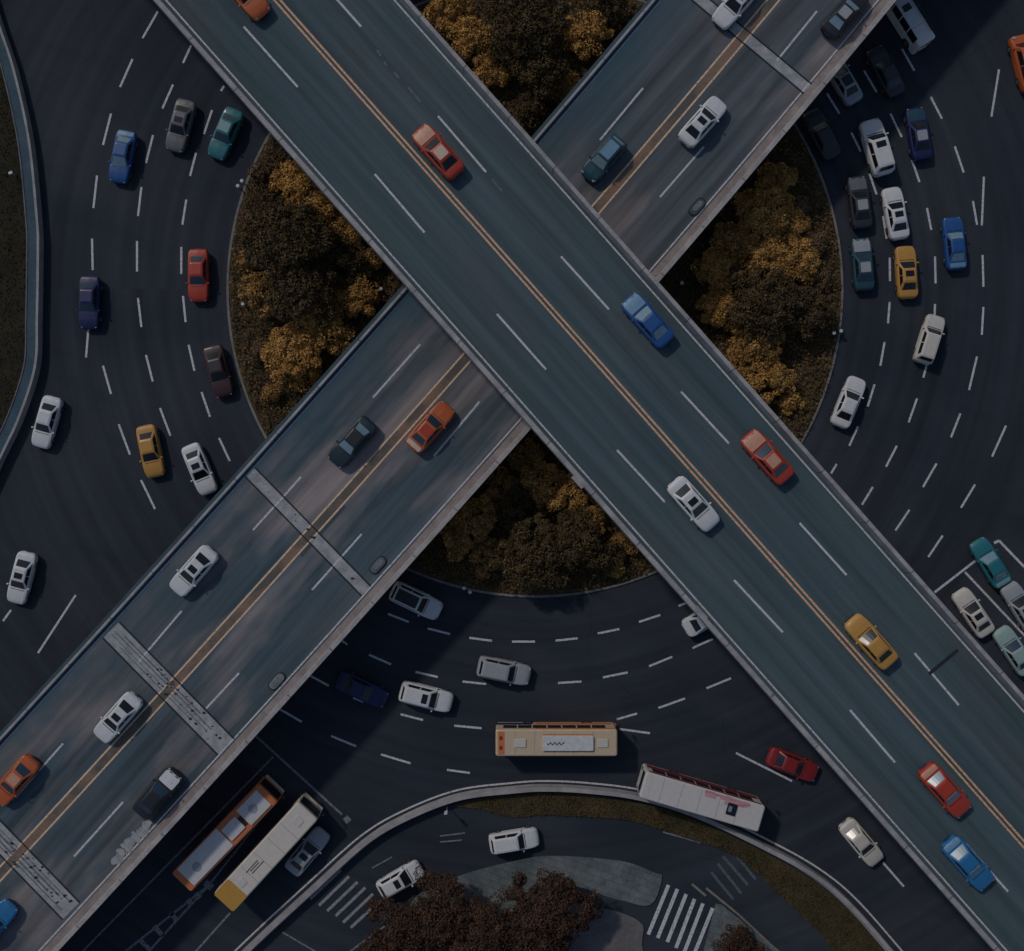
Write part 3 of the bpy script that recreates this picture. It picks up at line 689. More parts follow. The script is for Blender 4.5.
def pickup_template():
    root = bpy.data.objects.new('pickup_truck', None)
    def part(name, q, mat, parent=root, smooth=False): return link_mesh(name, q.v, q.f, mat, parent, smooth, None, False)
    b = MB(); b.rbox((1.75, 0, .72), (1.35, 1.78, .75), .18, 0, .10); b.rbox((.35, 0, .95), (1.55, 1.76, 1.2), .10, 0, .12); part('cab', b, M['white'])
    b = MB(); b.rbox((-1.45, 0, .55), (2.05, 1.74, .25), .05)
    for sg in (1, -1): b.rbox((-1.45, sg * .84, .9), (2.05, .07, .5), .03, 0, .01)
    b.rbox((-2.45, 0, .9), (.06, 1.62, .5), .02, 0, .01); b.rbox((-.46, 0, .9), (.06, 1.62, .5), .02, 0, .01); part('bed', b, M['white'])
    part('bed_cover', MB().rbox((-1.45, 0, 1.10), (1.95, 1.58, .06), .06, 0, .03), M['ivory'])
    q = MB(); v, f = panel([(1.42, -.82, 1.08), (1.42, .82, 1.08), (.98, .70, 1.52), (.98, -.70, 1.52)], .04, .96, .05, .97, .03, 4, .03); q.add(v, f); part('windshield', q, M['glass_blue'])
    for sg in (1, -1):
        part('side_window', MB().rbox((.35, sg * .885, 1.22), (1.15, .03, .36), .01), M['glass'])
        part('side_mirror', MB().rbox((1.1, sg * .99, 1.15), (.14, .20, .16), .03, 0, .02), M['trim'])
        part('headlight', MB().rbox((2.34, sg * .66, .82), (.16, .34, .16), .04, 0, .02), M['lamp_clear'])
        part('taillight', MB().rbox((-2.47, sg * .84, .8), (.06, .10, .26), .01), M['lamp_red'])
        for sx in (1.55, -1.45):
            wl = part('wheel', MB().cyl((sx, sg * .68, .35), (sx, sg * .91, .35), .35, .35, 20), M['tyre'])
            part('rim', MB().cyl((sx, sg * .89, .35), (sx, sg * .925, .35), .22, .18, 14), M['rim'], wl)
    return root
TPL['pickup'] = pickup_template()

def kids(o, memo={}):
    return [c for c in bpy.data.objects if c.parent == o]
TKIDS = {k: [(c, kids(c)) for c in kids(r)] for k, r in TPL.items()}

def setmat(o, m):
    if o.material_slots:
        o.material_slots[0].link = 'OBJECT'; o.material_slots[0].material = m

def vehicle(kind, px, py, dx, dy, z, colour, label, group, sunroof=False, roof=None, hood=None, boot=None, glass=None, cat=None, scale=1.0):
    r = TPL[kind].copy(); COL.objects.link(r)
    c = at(px, py, z + .8); r.location = (c.x, c.y, z); r.rotation_euler = (0, 0, math.atan2(-dy, dx))
    if scale != 1.0: r.scale = (scale, scale, scale)
    tag(r, label, cat or {'van': 'van', 'pickup': 'pickup truck'}.get(kind, 'car'), group)
    for ch, gk in TKIDS[kind]:
        base = ch.name.split('.')[0]
        if base == 'sunroof' and not sunroof: continue
        d = ch.copy(); COL.objects.link(d); d.parent = r
        if base in ('body', 'side_mirror', 'cab', 'bed'): setmat(d, M[colour])
        if base == 'roof_panel': setmat(d, M[roof or colour])
        if base == 'bonnet': setmat(d, M[hood or colour])
        if base == 'boot_lid': setmat(d, M[boot or colour])
        if base in ('windshield', 'rear_window') and glass: setmat(d, M[glass])
        for g in gk:
            e = g.copy(); COL.objects.link(e); e.parent = d
    return r

GU, GL_, GW, GE, GS = 'cars driving on the upper overpass', 'cars driving on the lower overpass', 'cars circling the roundabout on the left', 'cars circling the roundabout on the right', 'cars on the roads at the bottom'
D1 = (0.6625, 0.7491); D1r = (-0.6625, -0.7491); E1 = (0.6625, -0.7491); E1r = (-0.6625, 0.7491)
CARS = [
 # kind, x, y, heading, z, colour, label, group, options
 ('sedan', 243, -9, D1, ZU, 'orange', 'orange car at the top edge of the upper overpass, cut off by the picture edge', GU, dict(roof='cream')),
 ('sedan', 438, 151, D1r, ZU, 'red', 'red car with a cream-sheened roof near the top of the upper overpass', GU, dict(roof='cream', hood='peach')),  # cream roof and peach bonnet imitate sky reflection by colour
 ('sedan', 648, 320, D1r, ZU, 'blue', 'blue car on the upper overpass, right beside the crossing of the two overpasses', GU, dict(glass='glass_sky_sheen', hood='blue_sky_sheen')),
 ('sedan', 768, 457, D1r, ZU, 'red', 'red car with a pink-sheened roof in the outer lane of the upper overpass', GU, dict(roof='peach', hood='peach', glass='glass_blue')),  # reflected sky put into the roof and bonnet colour
 ('sedan', 694, 504, D1, ZU, 'white', 'white car, the only white one on the upper overpass', GU, dict(sunroof=True)),
 ('sedan', 872, 642, D1r, ZU, 'amber', 'yellow car on the upper overpass', GU, {}),
 ('sedan', 946, 791, D1, ZU, 'red', 'red car with a peach-sheened boot near the lower right end of the upper overpass', GU, dict(boot='peach', glass='glass_sky_sheen')),  # boot and glass highlights are painted in
 ('sedan', 969, 864, D1, ZU, 'bright_blue', 'bright blue car at the lower right end of the upper overpass', GU, dict(glass='glass_sky_sheen', boot='blue_sky_sheen')),
 ('sedan', 737, 2, E1r, ZL, 'white', 'white car at the top edge on the lower overpass, on the expansion joint', GL_, dict(sunroof=True)),
 ('sedan', 846, 12, E1, ZL, 'black', 'black car at the top right end of the lower overpass', GL_, dict(roof='silver', glass='glass_sky_sheen')),
 ('hatchback', 604, 158, E1r, ZL, 'dark_teal', 'dark teal car with a pale roof on the lower overpass just above the crossing', GL_, dict(roof='blue_sky_sheen', glass='glass_sky_sheen')),
 ('sedan', 703, 121, E1, ZL, 'white', 'white car with a dark sunroof on the upper right stretch of the lower overpass', GL_, dict(sunroof=True)),
 ('sedan', 352, 442, E1r, ZL, 'black_teal', 'very dark blue-green car on the lower overpass just below the crossing', GL_, dict(glass='glass_sky_sheen', roof='black')),
 ('sedan', 430, 427, E1, ZL, 'orange', 'orange car on the lower overpass beside the median just below the crossing', GL_, dict(roof='red', boot='cream', glass='glass_blue')),
 ('sedan', 193, 571, E1r, ZL, 'white', 'white car in the outer lane between two joints of the lower overpass', GL_, dict(sunroof=True)),
 ('sedan', 117, 718, E1r, ZL, 'white', 'white car with a sunroof touching the median of the lower overpass at the lower left', GL_, dict(sunroof=True)),
 ('sedan', 157, 794, E1, ZL, 'black', 'black car with a white bonnet near the right parapet of the lower overpass', GL_, dict(hood='white', glass='glass_blue')),
 ('sedan', 14, 781, E1r, ZL, 'orange', 'orange car at the left picture edge on the lower overpass', GL_, dict(roof='peach', glass='glass_blue')),
 ('sedan', -8, 926, E1, ZL, 'bright_blue', 'bright blue car barely showing at the bottom left corner of the picture', GL_, {}),
 ('sedan', 122, 156, (-.2, .98), 0, 'blue', 'blue car on the left ring road, nearest the top left corner', GW, dict(glass='glass_sky_sheen', boot='blue_sky_sheen')),
 ('sedan', 180, 125, (-.26, .96), 0, 'grey', 'grey car beside the teal one on the upper left ring road', GW, dict(sunroof=True)),
 ('sedan', 225, 133, (-.4, .92), 0, 'teal', 'teal car tucked against the upper overpass on the left ring road', GW, dict(glass='glass_blue', roof='teal_sky_sheen')),
 ('sedan', 89, 302, (-.03, 1), 0, 'navy', 'dark navy car nearest the curved teal wall on the left', GW, dict(glass='glass_blue')),
 ('sedan', 198, 275, (0, 1), 0, 'red', 'red car beside the left kerb of the planted island', GW, dict(glass='glass_blue')),
 ('sedan', 218, 371, (.24, .97), 0, 'maroon', 'very dark maroon car beside the lower left kerb of the island', GW, dict(roof='charcoal')),
 ('sedan', 46, 422, (-.27, .96), 0, 'white', 'white car near the lower end of the curved teal wall on the left', GW, {}),
 ('sedan', 150, 451, (.2, .98), 0, 'amber', 'yellow car on the left ring road', GW, {}),
 ('sedan', 199, 469, (.38, .92), 0, 'white', 'white car beside the yellow one, about to pass under the lower overpass', GW, dict(sunroof=True)),
 ('sedan', 21, 578, (-.25, .97), 0, 'white', 'white car at the left picture edge above the lower overpass', GW, dict(sunroof=True)),
 ('sedan', 843, 79, (-.5, -.86), 0, 'silver', 'pale car with a black roof half hidden by the lower overpass', GE, dict(roof='black')),
 ('sedan', 886, 71, (-.45, -.89), 0, 'charcoal', 'near-black car in the shade just below the white minibus', GE, dict(glass='glass_blue')),
 ('sedan', 822, 134, (-.45, -.89), 0, 'charcoal', 'near-black car in deep shade beside the island kerb and the lower overpass', GE, {}),
 ('suv', 877, 147, (-.28, -.96), 0, 'white', 'large white car with two roof hatches in the upper right queue', GE, dict(sunroof=True, scale=1.06)),
 ('sedan', 919, 133, (-.15, -.98), 0, 'navy', 'dark navy car with a pale teal roof right of the large white one', GE, dict(roof='silver', hood='dark_teal')),
 ('sedan', 896, 213, (-.18, -.98), 0, 'white', 'white car with a sunroof directly in front of the yellow car in the right queue', GE, dict(sunroof=True)),
 ('sedan', 860, 202, (-.12, -.99), 0, 'charcoal', 'dark grey car with a pale roof beside the right kerb of the island', GE, dict(roof='silver', hood='grey')),
 ('sedan', 863, 264, (-.08, -1), 0, 'dark_teal', 'teal car with a silver roof behind the dark grey one by the right kerb', GE, dict(roof='silver', hood='silver', glass='glass_blue')),
 ('sedan', 907, 272, (-.06, -1), 0, 'amber', 'yellow car in the queue on the right ring road', GE, dict(sunroof=True)),
 ('sedan', 955, 243, (-.1, -.99), 0, 'blue', 'blue car on the right ring road', GE, dict(glass='glass_sky_sheen', boot='blue_sky_sheen')),
 ('suv', 930, 339, (.3, -.95), 0, 'ivory', 'tall ivory car straddling a lane line right of the island', GE, dict(scale=.93)),
 ('sedan', 849, 402, (.38, -.92), 0, 'white', 'white car beside the lower right kerb of the island', GE, {}),
 ('van', 1026, 62, (-.25, -.97), 0, 'orange', 'orange van at the right picture edge near the top', GE, dict(roof='cream')),
 ('sedan', 991, 563, (-.52, -.85), 0, 'teal', 'teal car driving out over the white line of the lower right lanes', GE, dict(glass='glass_sky_sheen', boot='teal_sky_sheen')),
 ('sedan', 1022, 607, (-.52, -.85), 0, 'silver', 'pale grey car behind the teal one at the right edge', GE, dict(sunroof=True)),
 ('sedan', 974, 613, (-.55, -.83), 0, 'ivory', 'ivory car with a sunroof waiting between the upper overpass and a white line', GE, dict(sunroof=True)),
 ('sedan', 1015, 651, (-.55, -.83), 0, 'pale_green', 'pale green car queued behind the ivory one by the upper overpass', GE, dict(glass='glass_blue')),
 ('suv', 416, 601, (.88, .42), 0, 'white', 'white car with a black roof nearest the island kerb at the bottom', GS, dict(roof='black')),
 ('suv', 426, 697, (.96, .24), 0, 'white', 'white car with a sunroof in the lower ring road, left of the silver one', GS, dict(sunroof=True)),
 ('suv', 504, 671, (.97, .2), 0, 'silver', 'silver car in the middle of the lower ring road, above the beige bus', GS, {}),
 ('sedan', 362, 690, (.9, .42), 0, 'navy', 'near-black blue car in shade left of the two pale cars', GS, {}),
 ('sedan', 708, 617, (.86, -.5), 0, 'white', 'white car mostly hidden under the upper overpass below the island', GS, {}),
 ('sedan', 793, 765, (.92, .37), 0, 'red_deep', 'dark red car on the ring road right of the long white bus', GS, {}),
 ('sedan', 862, 843, (.64, .77), 0, 'ivory', 'cream car on the ring road beside the lower right end of the upper overpass', GS, {}),
 ('sedan', 307, 852, (.64, -.77), 0, 'silver', 'pale silver car with dark glass right of the yellow and white bus', GS, dict(sunroof=True, roof='silver', hood='silver', boot='silver')),
 ('hatchback', 400, 880, (.87, -.5), 0, 'white', 'white car beside the striped crosswalk on the service road', GS, dict(sunroof=True)),
 ('suv', 514, 841, (.985, -.16), 0, 'white', 'white car in the middle of the service road below the curved barrier', GS, dict(scale=.93)),
]
for kind, x, y, hd, z, colr, lab, grp, opt in CARS:
    vehicle(kind, x, y, hd[0], hd[1], z, colr, lab, grp, **opt)
for k, r in TPL.items():
    for ch, gk in TKIDS[k]:
        for g in gk: bpy.data.objects.remove(g)
        bpy.data.objects.remove(ch)
    bpy.data.objects.remove(r)

# ---- buses
def bus(name, cat, label, cx, cy, hd, L, W, H, side, front, group=None, roofmat=None):
    c = at(cx, cy, H); r = empty(name, (c.x, c.y, 0), math.atan2(-hd[1], hd[0])); tag(r, label, cat, group)
    q = MB(); q.rbox((0, 0, .35 + (H - .35) / 2), (L, W, H - .35), .22, 0, .10); q.build('body', M[side], r, False)
    q = MB(); q.rbox((0, 0, H + .003), (L - .22, W - .22, .02), .18, 0, .006); q.build('roof', M[roofmat or side], r)
    q = MB(); v, f = panel([(L / 2, -W / 2 + .1, 1.15), (L / 2, W / 2 - .1, 1.15), (L / 2, W / 2 - .1, H - .25), (L / 2, -W / 2 + .1, H - .25)], .02, .98, .05, .95, .03, 4, .06); q.add(v, f); q.build('windshield', M['glass'], r)
    q = MB(); v, f = panel([(-L / 2, W / 2 - .2, 1.5), (-L / 2, -W / 2 + .2, 1.5), (-L / 2, -W / 2 + .2, H - .4), (-L / 2, W / 2 - .2, H - .4)], .02, .98, .05, .95, .015); q.add(v, f); q.build('rear_window', M['glass'], r)
    for i in range(1, int(L / 1.7)):
        MB().box((-L / 2 + i * 1.7, 0, H + .017), (.035, W - .3, .012)).build('roof_seam', M['seam'], r)
    n = max(4, int(L / 1.45))
    for sg in (1, -1):
        for i in range(n):
            x = -L / 2 + .6 + (L - 1.5) * (i + .5) / n
            MB().rbox((x, sg * (W / 2 + .004), 1.95), ((L - 1.5) / n - .12, .04, .95), .01).build('side_window', M['glass'], r)
        q = MB().cyl((L / 2 + .02, sg * (W / 2 - .1), H - .55), (L / 2 + .35, sg * (W / 2 + .14), H - .75), .03, .03, 8); q.rbox((L / 2 + .36, sg * (W / 2 + .15), H - 1.0), (.10, .2, .42), .03); q.build('side_mirror', M['trim'], r)
        MB().rbox((L / 2 - .02, sg * (W / 2 - .4), .72), (.12, .42, .2), .04).build('headlight', M['lamp_clear'], r)
        MB().rbox((-L / 2 + .0, sg * (W / 2 - .3), .95), (.08, .25, .3), .02).build('taillight', M['lamp_red'], r)
        for x in (L / 2 - 2.5 if L > 8 else L / 2 - 1.1, -L / 2 + (2.9 if L > 8 else 1.2)):
            wl = MB().cyl((x, sg * (W / 2 - .28), .48), (x, sg * (W / 2 + .01), .48), .48, .48, 20).build('wheel', M['tyre'], r)
            MB().cyl((x, sg * (W / 2 - .02), .48), (x, sg * (W / 2 + .022), .48), .26, .2, 14).build('rim', M['rim'], wl)
    MB().rbox((L / 2 + .04, 0, .52), (.22, W - .2, .26), .06, 0, .04).build('front_bumper', M[front], r)
    # door on the right-hand side
    for x in (L / 2 - 1.0, -.4 if L > 8 else 0): MB().rbox((x, -(W / 2 + .006), 1.45), (.95, .05, 1.9), .02).build('door', M['glass_blue'], r)
    return r
def roofbox(r, name, x, y, z, l, wd, h, mat, rad=.08, top=.03): return MB().rbox((x, y, z + h / 2), (l, wd, h), rad, 0, top).build(name, M[mat], r)

GB = 'buses on the roads at the bottom'
H = 3.0
r = bus('bus', 'bus', 'beige city bus with an orange striped side, in the lower ring road', 556.5, 743, (1, 0), 10.6, 2.32, H, 'bus_beige', 'bus_orange', GB)
roofbox(r, 'air_conditioner', 1.0, 0, H + .02, 4.4, 1.28, .22, 'white_panel')
roofbox(r, 'roof_hatch', -3.15, 0, H + .02, 1.0, .75, .09, 'ivory'); roofbox(r, 'roof_hatch', 4.0, 0, H + .02, .95, .75, .09, 'ivory')
roofbox(r, 'roof_stripe', -4.8, 0, H + .017, .55, 2.0, .012, 'bus_orange', .03, .003)
roofbox(r, 'vent', -4.85, .45, H + .032, .22, .3, .06, 'red_deep', .03, .01); roofbox(r, 'vent', -4.85, -.4, H + .032, .22, .3, .06, 'red_deep', .03, .01)
q = MB()
for i in range(8):     # dark zigzag lettering, too small to read
    q.box((-.75 + i * .19, (.06 if i % 2 else -.05), H + .252), (.20, .10, .01), .6 if i % 2 else -.6)
q.build('lettering', M['charcoal'], r)
MB().box((1.0, .76, H + .03), (4.4, .06, .04)).box((1.0, -.76, H + .03), (4.4, .05, .04)).build('roof_rail', M['bus_orange'], r)
for sg in (1, -1):
    MB().rbox((1.6, sg * (W_ := 1.165), .95), (6.8, .03, .62), .005).build('side_stripe', M['bus_orange'], r)
    MB().rbox((-3.7, sg * 1.165, .95), (3.2, .03, .62), .005).build('side_stripe', M['navy'], r)
    MB().rbox((1.6, sg * 1.165, 2.66), (6.9, .03, .26), .005).build('side_stripe', M['bus_orange'], r)

r = bus('bus', 'bus', 'long white bus with crimson trim pressed against the curved barrier', 702.5, 802, (.96, .28), 10.8, 2.36, H, 'bus_white', 'crimson', GB)
roofbox(r, 'roof_hatch', 2.6, .1, H + .02, .85, 1.05, .08, 'glass'); roofbox(r, 'hatch_panel', 2.45, .12, H + .102, .3, .5, .02, 'steel', .04, .005)
roofbox(r, 'roof_edging', -4.9, 0, H + .017, .35, 2.1, .012, 'ivory', .02, .003)
for k_ in range(26):
    u_ = random.random(); roofbox(r, 'roof_stain', .2 + 3.6 * u_, .98 - random.random() * .55 * (1 - abs(u_ - .55)), H + .016 + k_ * .0006, .5 + random.random() * .5, .12 + random.random() * .22, .006, 'pink' if k_ % 3 else 'crimson_pale', .05, .001)
for sg in (1, -1):
    MB().rbox((0, sg * 1.19, 1.0), (10.2, .03, .85), .005).build('side_stripe', M['crimson'], r)
    MB().rbox((0, sg * 1.19, 2.72), (10.2, .03, .30), .005).build('side_stripe', M['crimson'], r)

hdn = (0.695, -0.72)
r = bus('bus', 'bus', 'orange bus with pale roof panels, left of the yellow and white bus', 224.5, 838, hdn, 10.9, 2.35, H, 'bus_orange', 'bus_white', GB)
roofbox(r, 'air_conditioner', -2.3, .05, H + .02, 4.9, 2.1, .16, 'bus_pale'); roofbox(r, 'roof_panel', 3.7, 0, H + .02, 2.5, 1.85, .12, 'bus_pale')
roofbox(r, 'roof_panel', 1.15, 0, H + .02, 1.7, 1.35, .12, 'bus_pale'); roofbox(r, 'roof_hatch', 2.15, -.1, H + .02, .4, .95, .08, 'trim')
for x in (3.6, -3.4):
    z = H + (.14 if x > 0 else .18)
    MB().cyl((x, 0, z), (x, 0, z + .05), .42, .38, 20).build('fan', M['silver'], r)
r = bus('bus', 'bus', 'yellow and white bus with an amber rear roof, beside the silver car', 265.5, 857, (.675, -.738), 10.9, 2.35, H, 'bus_cream', 'cream', GB)
roofbox(r, 'rear_roof', -4.5, 0, H + .016, 1.85, 2.27, .03, 'bus_amber', .16, .008)
q = MB()
for i, (y, l) in enumerate(((.32, 1.5), (.12, 1.1), (-.12, 1.5))): q.box((-1.4 + i * .15, y, H + .02), (l, .08, .012))
q.build('lettering', M['charcoal'], r)
roofbox(r, 'roof_hatch', 4.2, 0, H + .016, .8, .8, .05, 'bus_white'); roofbox(r, 'roof_hatch', -3.0, 0, H + .016, .7, .7, .05, 'bus_white')
r = bus('minibus', 'minibus', 'white minibus with a dark roof hatch emerging from under the lower overpass at the top', 909, 11, (-.53, -.85), 6.4, 1.72, 2.1, 'white', 'white')
roofbox(r, 'roof_hatch', .35, 0, 2.12, .6, .75, .06, 'trim')

# ---- oval service covers in the shoulder lane
def cover_plate(px, py, lab, colour):
    c = at(px, py, ZL); r = empty('service_cover', (c.x, c.y, ZL + .013), math.atan2(-E1[1], E1[0]))
    tag(r, lab, 'service cover', 'oval service covers beside the right parapet of the lower overpass')
    MB().rbox((0, 0, .04), (1.75, .92, .08), .44, 0, .03).build('frame', M['trim'], r)
    MB().rbox((0, 0, .095), (1.52, .70, .05), .33, 0, .02).build('rim', M[colour], r)
    MB().rbox((.05, 0, .135), (1.05, .42, .05), .20, 0, .02).build('lid', M['service_grey'], r)
M['service_grey'] = dirty('worn_service_cover', (0.14, 0.16, 0.175), (0.24, 0.25, 0.26), 3)
M['service_blue'] = dirty('blue_grey_rim', (0.09, 0.12, 0.15), (0.13, 0.16, 0.19), 3)
cover_plate(378, 565, 'blue-grey oval cover on the shoulder beside the narrow expansion joint', 'service_blue')
cover_plate(277, 681, 'pale oval cover on the shoulder just above the wide expansion joint', 'service_grey')
cover_plate(697, 207, 'dark teal oval cover on the shoulder of the upper right stretch near the crossing', 'wall_teal')

# ================================================================== PLANTING
def leaves(cent, rad, count, size, flat=0.75, hemi=True):
    """leaf quads on clump shells: cent (k,3), rad (k,) -> arrays"""
    k = len(cent); idx = rng.integers(0, k, count)
    d = rng.normal(size=(count, 3)); d[:, 2] = np.abs(d[:, 2]) * 1.0 - .15
    d /= np.linalg.norm(d, axis=1)[:, None]
    p = cent[idx] + d * (rad[idx] * rng.uniform(.75, 1.08, count))[:, None] * np.array([1, 1, flat])
    nrm = d + rng.normal(size=(count, 3)) * .55; nrm /= np.linalg.norm(nrm, axis=1)[:, None]
    t = np.cross(nrm, rng.normal(size=(count, 3))); t /= np.linalg.norm(t, axis=1)[:, None]
    b = np.cross(nrm, t); s = size * rng.uniform(.6, 1.25, count)[:, None]
    q = np.stack([p - t * s, p - b * s * .55, p + t * s, p + b * s * .55], 1).reshape(-1, 3)
    return q
def quads(name, q, mat, parent=None, kind=None):
    n = len(q) // 4; me = bpy.data.meshes.new(name)
    me.vertices.add(len(q)); me.vertices.foreach_set('co', q.astype(np.float32).ravel())
    me.loops.add(len(q)); me.loops.foreach_set('vertex_index', np.arange(len(q), dtype=np.int32))
    me.polygons.add(n); me.polygons.foreach_set('loop_start', np.arange(0, len(q), 4, dtype=np.int32))
    me.materials.append(mat); me.update(calc_edges=True); me.validate()
    o = bpy.data.objects.new(name, me); COL.objects.link(o)
    if parent is not None: o.parent = parent
    return o

def tree(px, py, rpx, kind, label, big=False, hmax=4.4):
    R = rpx * MPP * (1.06 if not big else .95)
    Ht = min(max(1.3, R * (1.25 if not big else 1.6)), 8.5 if big else hmax)
    zc = Ht - R * .55 if Ht > R * .9 else Ht * .55
    c = at(px, py, zc)
    name = 'tree' if rpx >= 22 else 'shrub'
    r = empty(name, (c.x, c.y, .1)); tag(r, label, 'tree' if rpx >= 22 else 'shrub', 'trees and shrubs of the roundabout island' if py < 620 else 'trees on the bottom pavement')
    lift = Ht - .1
    k = int(14 + (R / .5) ** 2 * 2.3); k = min(k, 190)
    if kind == 'r': k = int(k * 1.15)
    a = rng.uniform(0, 2 * np.pi, k); rr = np.sqrt(rng.uniform(0, 1, k)) * R * .92
    lob = 1 + .16 * np.sin(a * 3 + rng.uniform(0, 6)) + .12 * np.sin(a * 5 + rng.uniform(0, 6))
    rr *= lob
    zz = (lift - .35) - (rr / R) ** 2 * min(R * .40, lift * .4) + rng.normal(0, .16, k) * min(1, R / 2)
    zz = np.maximum(zz, .35)
    cen = np.stack([rr * np.cos(a), rr * np.sin(a), zz], 1)
    rad = rng.uniform(.26, .62, k) * (0.85 + min(R, 4) * .12)
    q = leaves(cen, rad, int(k * 120), .098 + .008 * R)
    mm = {'o': 'leaf_ochre', 'b': 'leaf_brown', 'd': 'leaf_dark', 'r': 'leaf_red', 'p': 'leaf_pale'}[kind]
    quads('crown' if rpx >= 22 else 'foliage', q, M[mm], r)
    t = MB(); th = max(.4, lift - R * .55); t.cyl((0, 0, -.15), (.05, .03, th), .06 + R * .05, .04 + R * .03, 9)
    for i in range(5 if R > 1.5 else 3):
        an = i * 2.4 + .3; e = (math.cos(an) * R * .6, math.sin(an) * R * .6, max(.5, lift - .55))
        t.cyl((.03, .02, th * .75), e, .035 + R * .022, .02, 7)
    t.build('trunk', M['bark'], r)
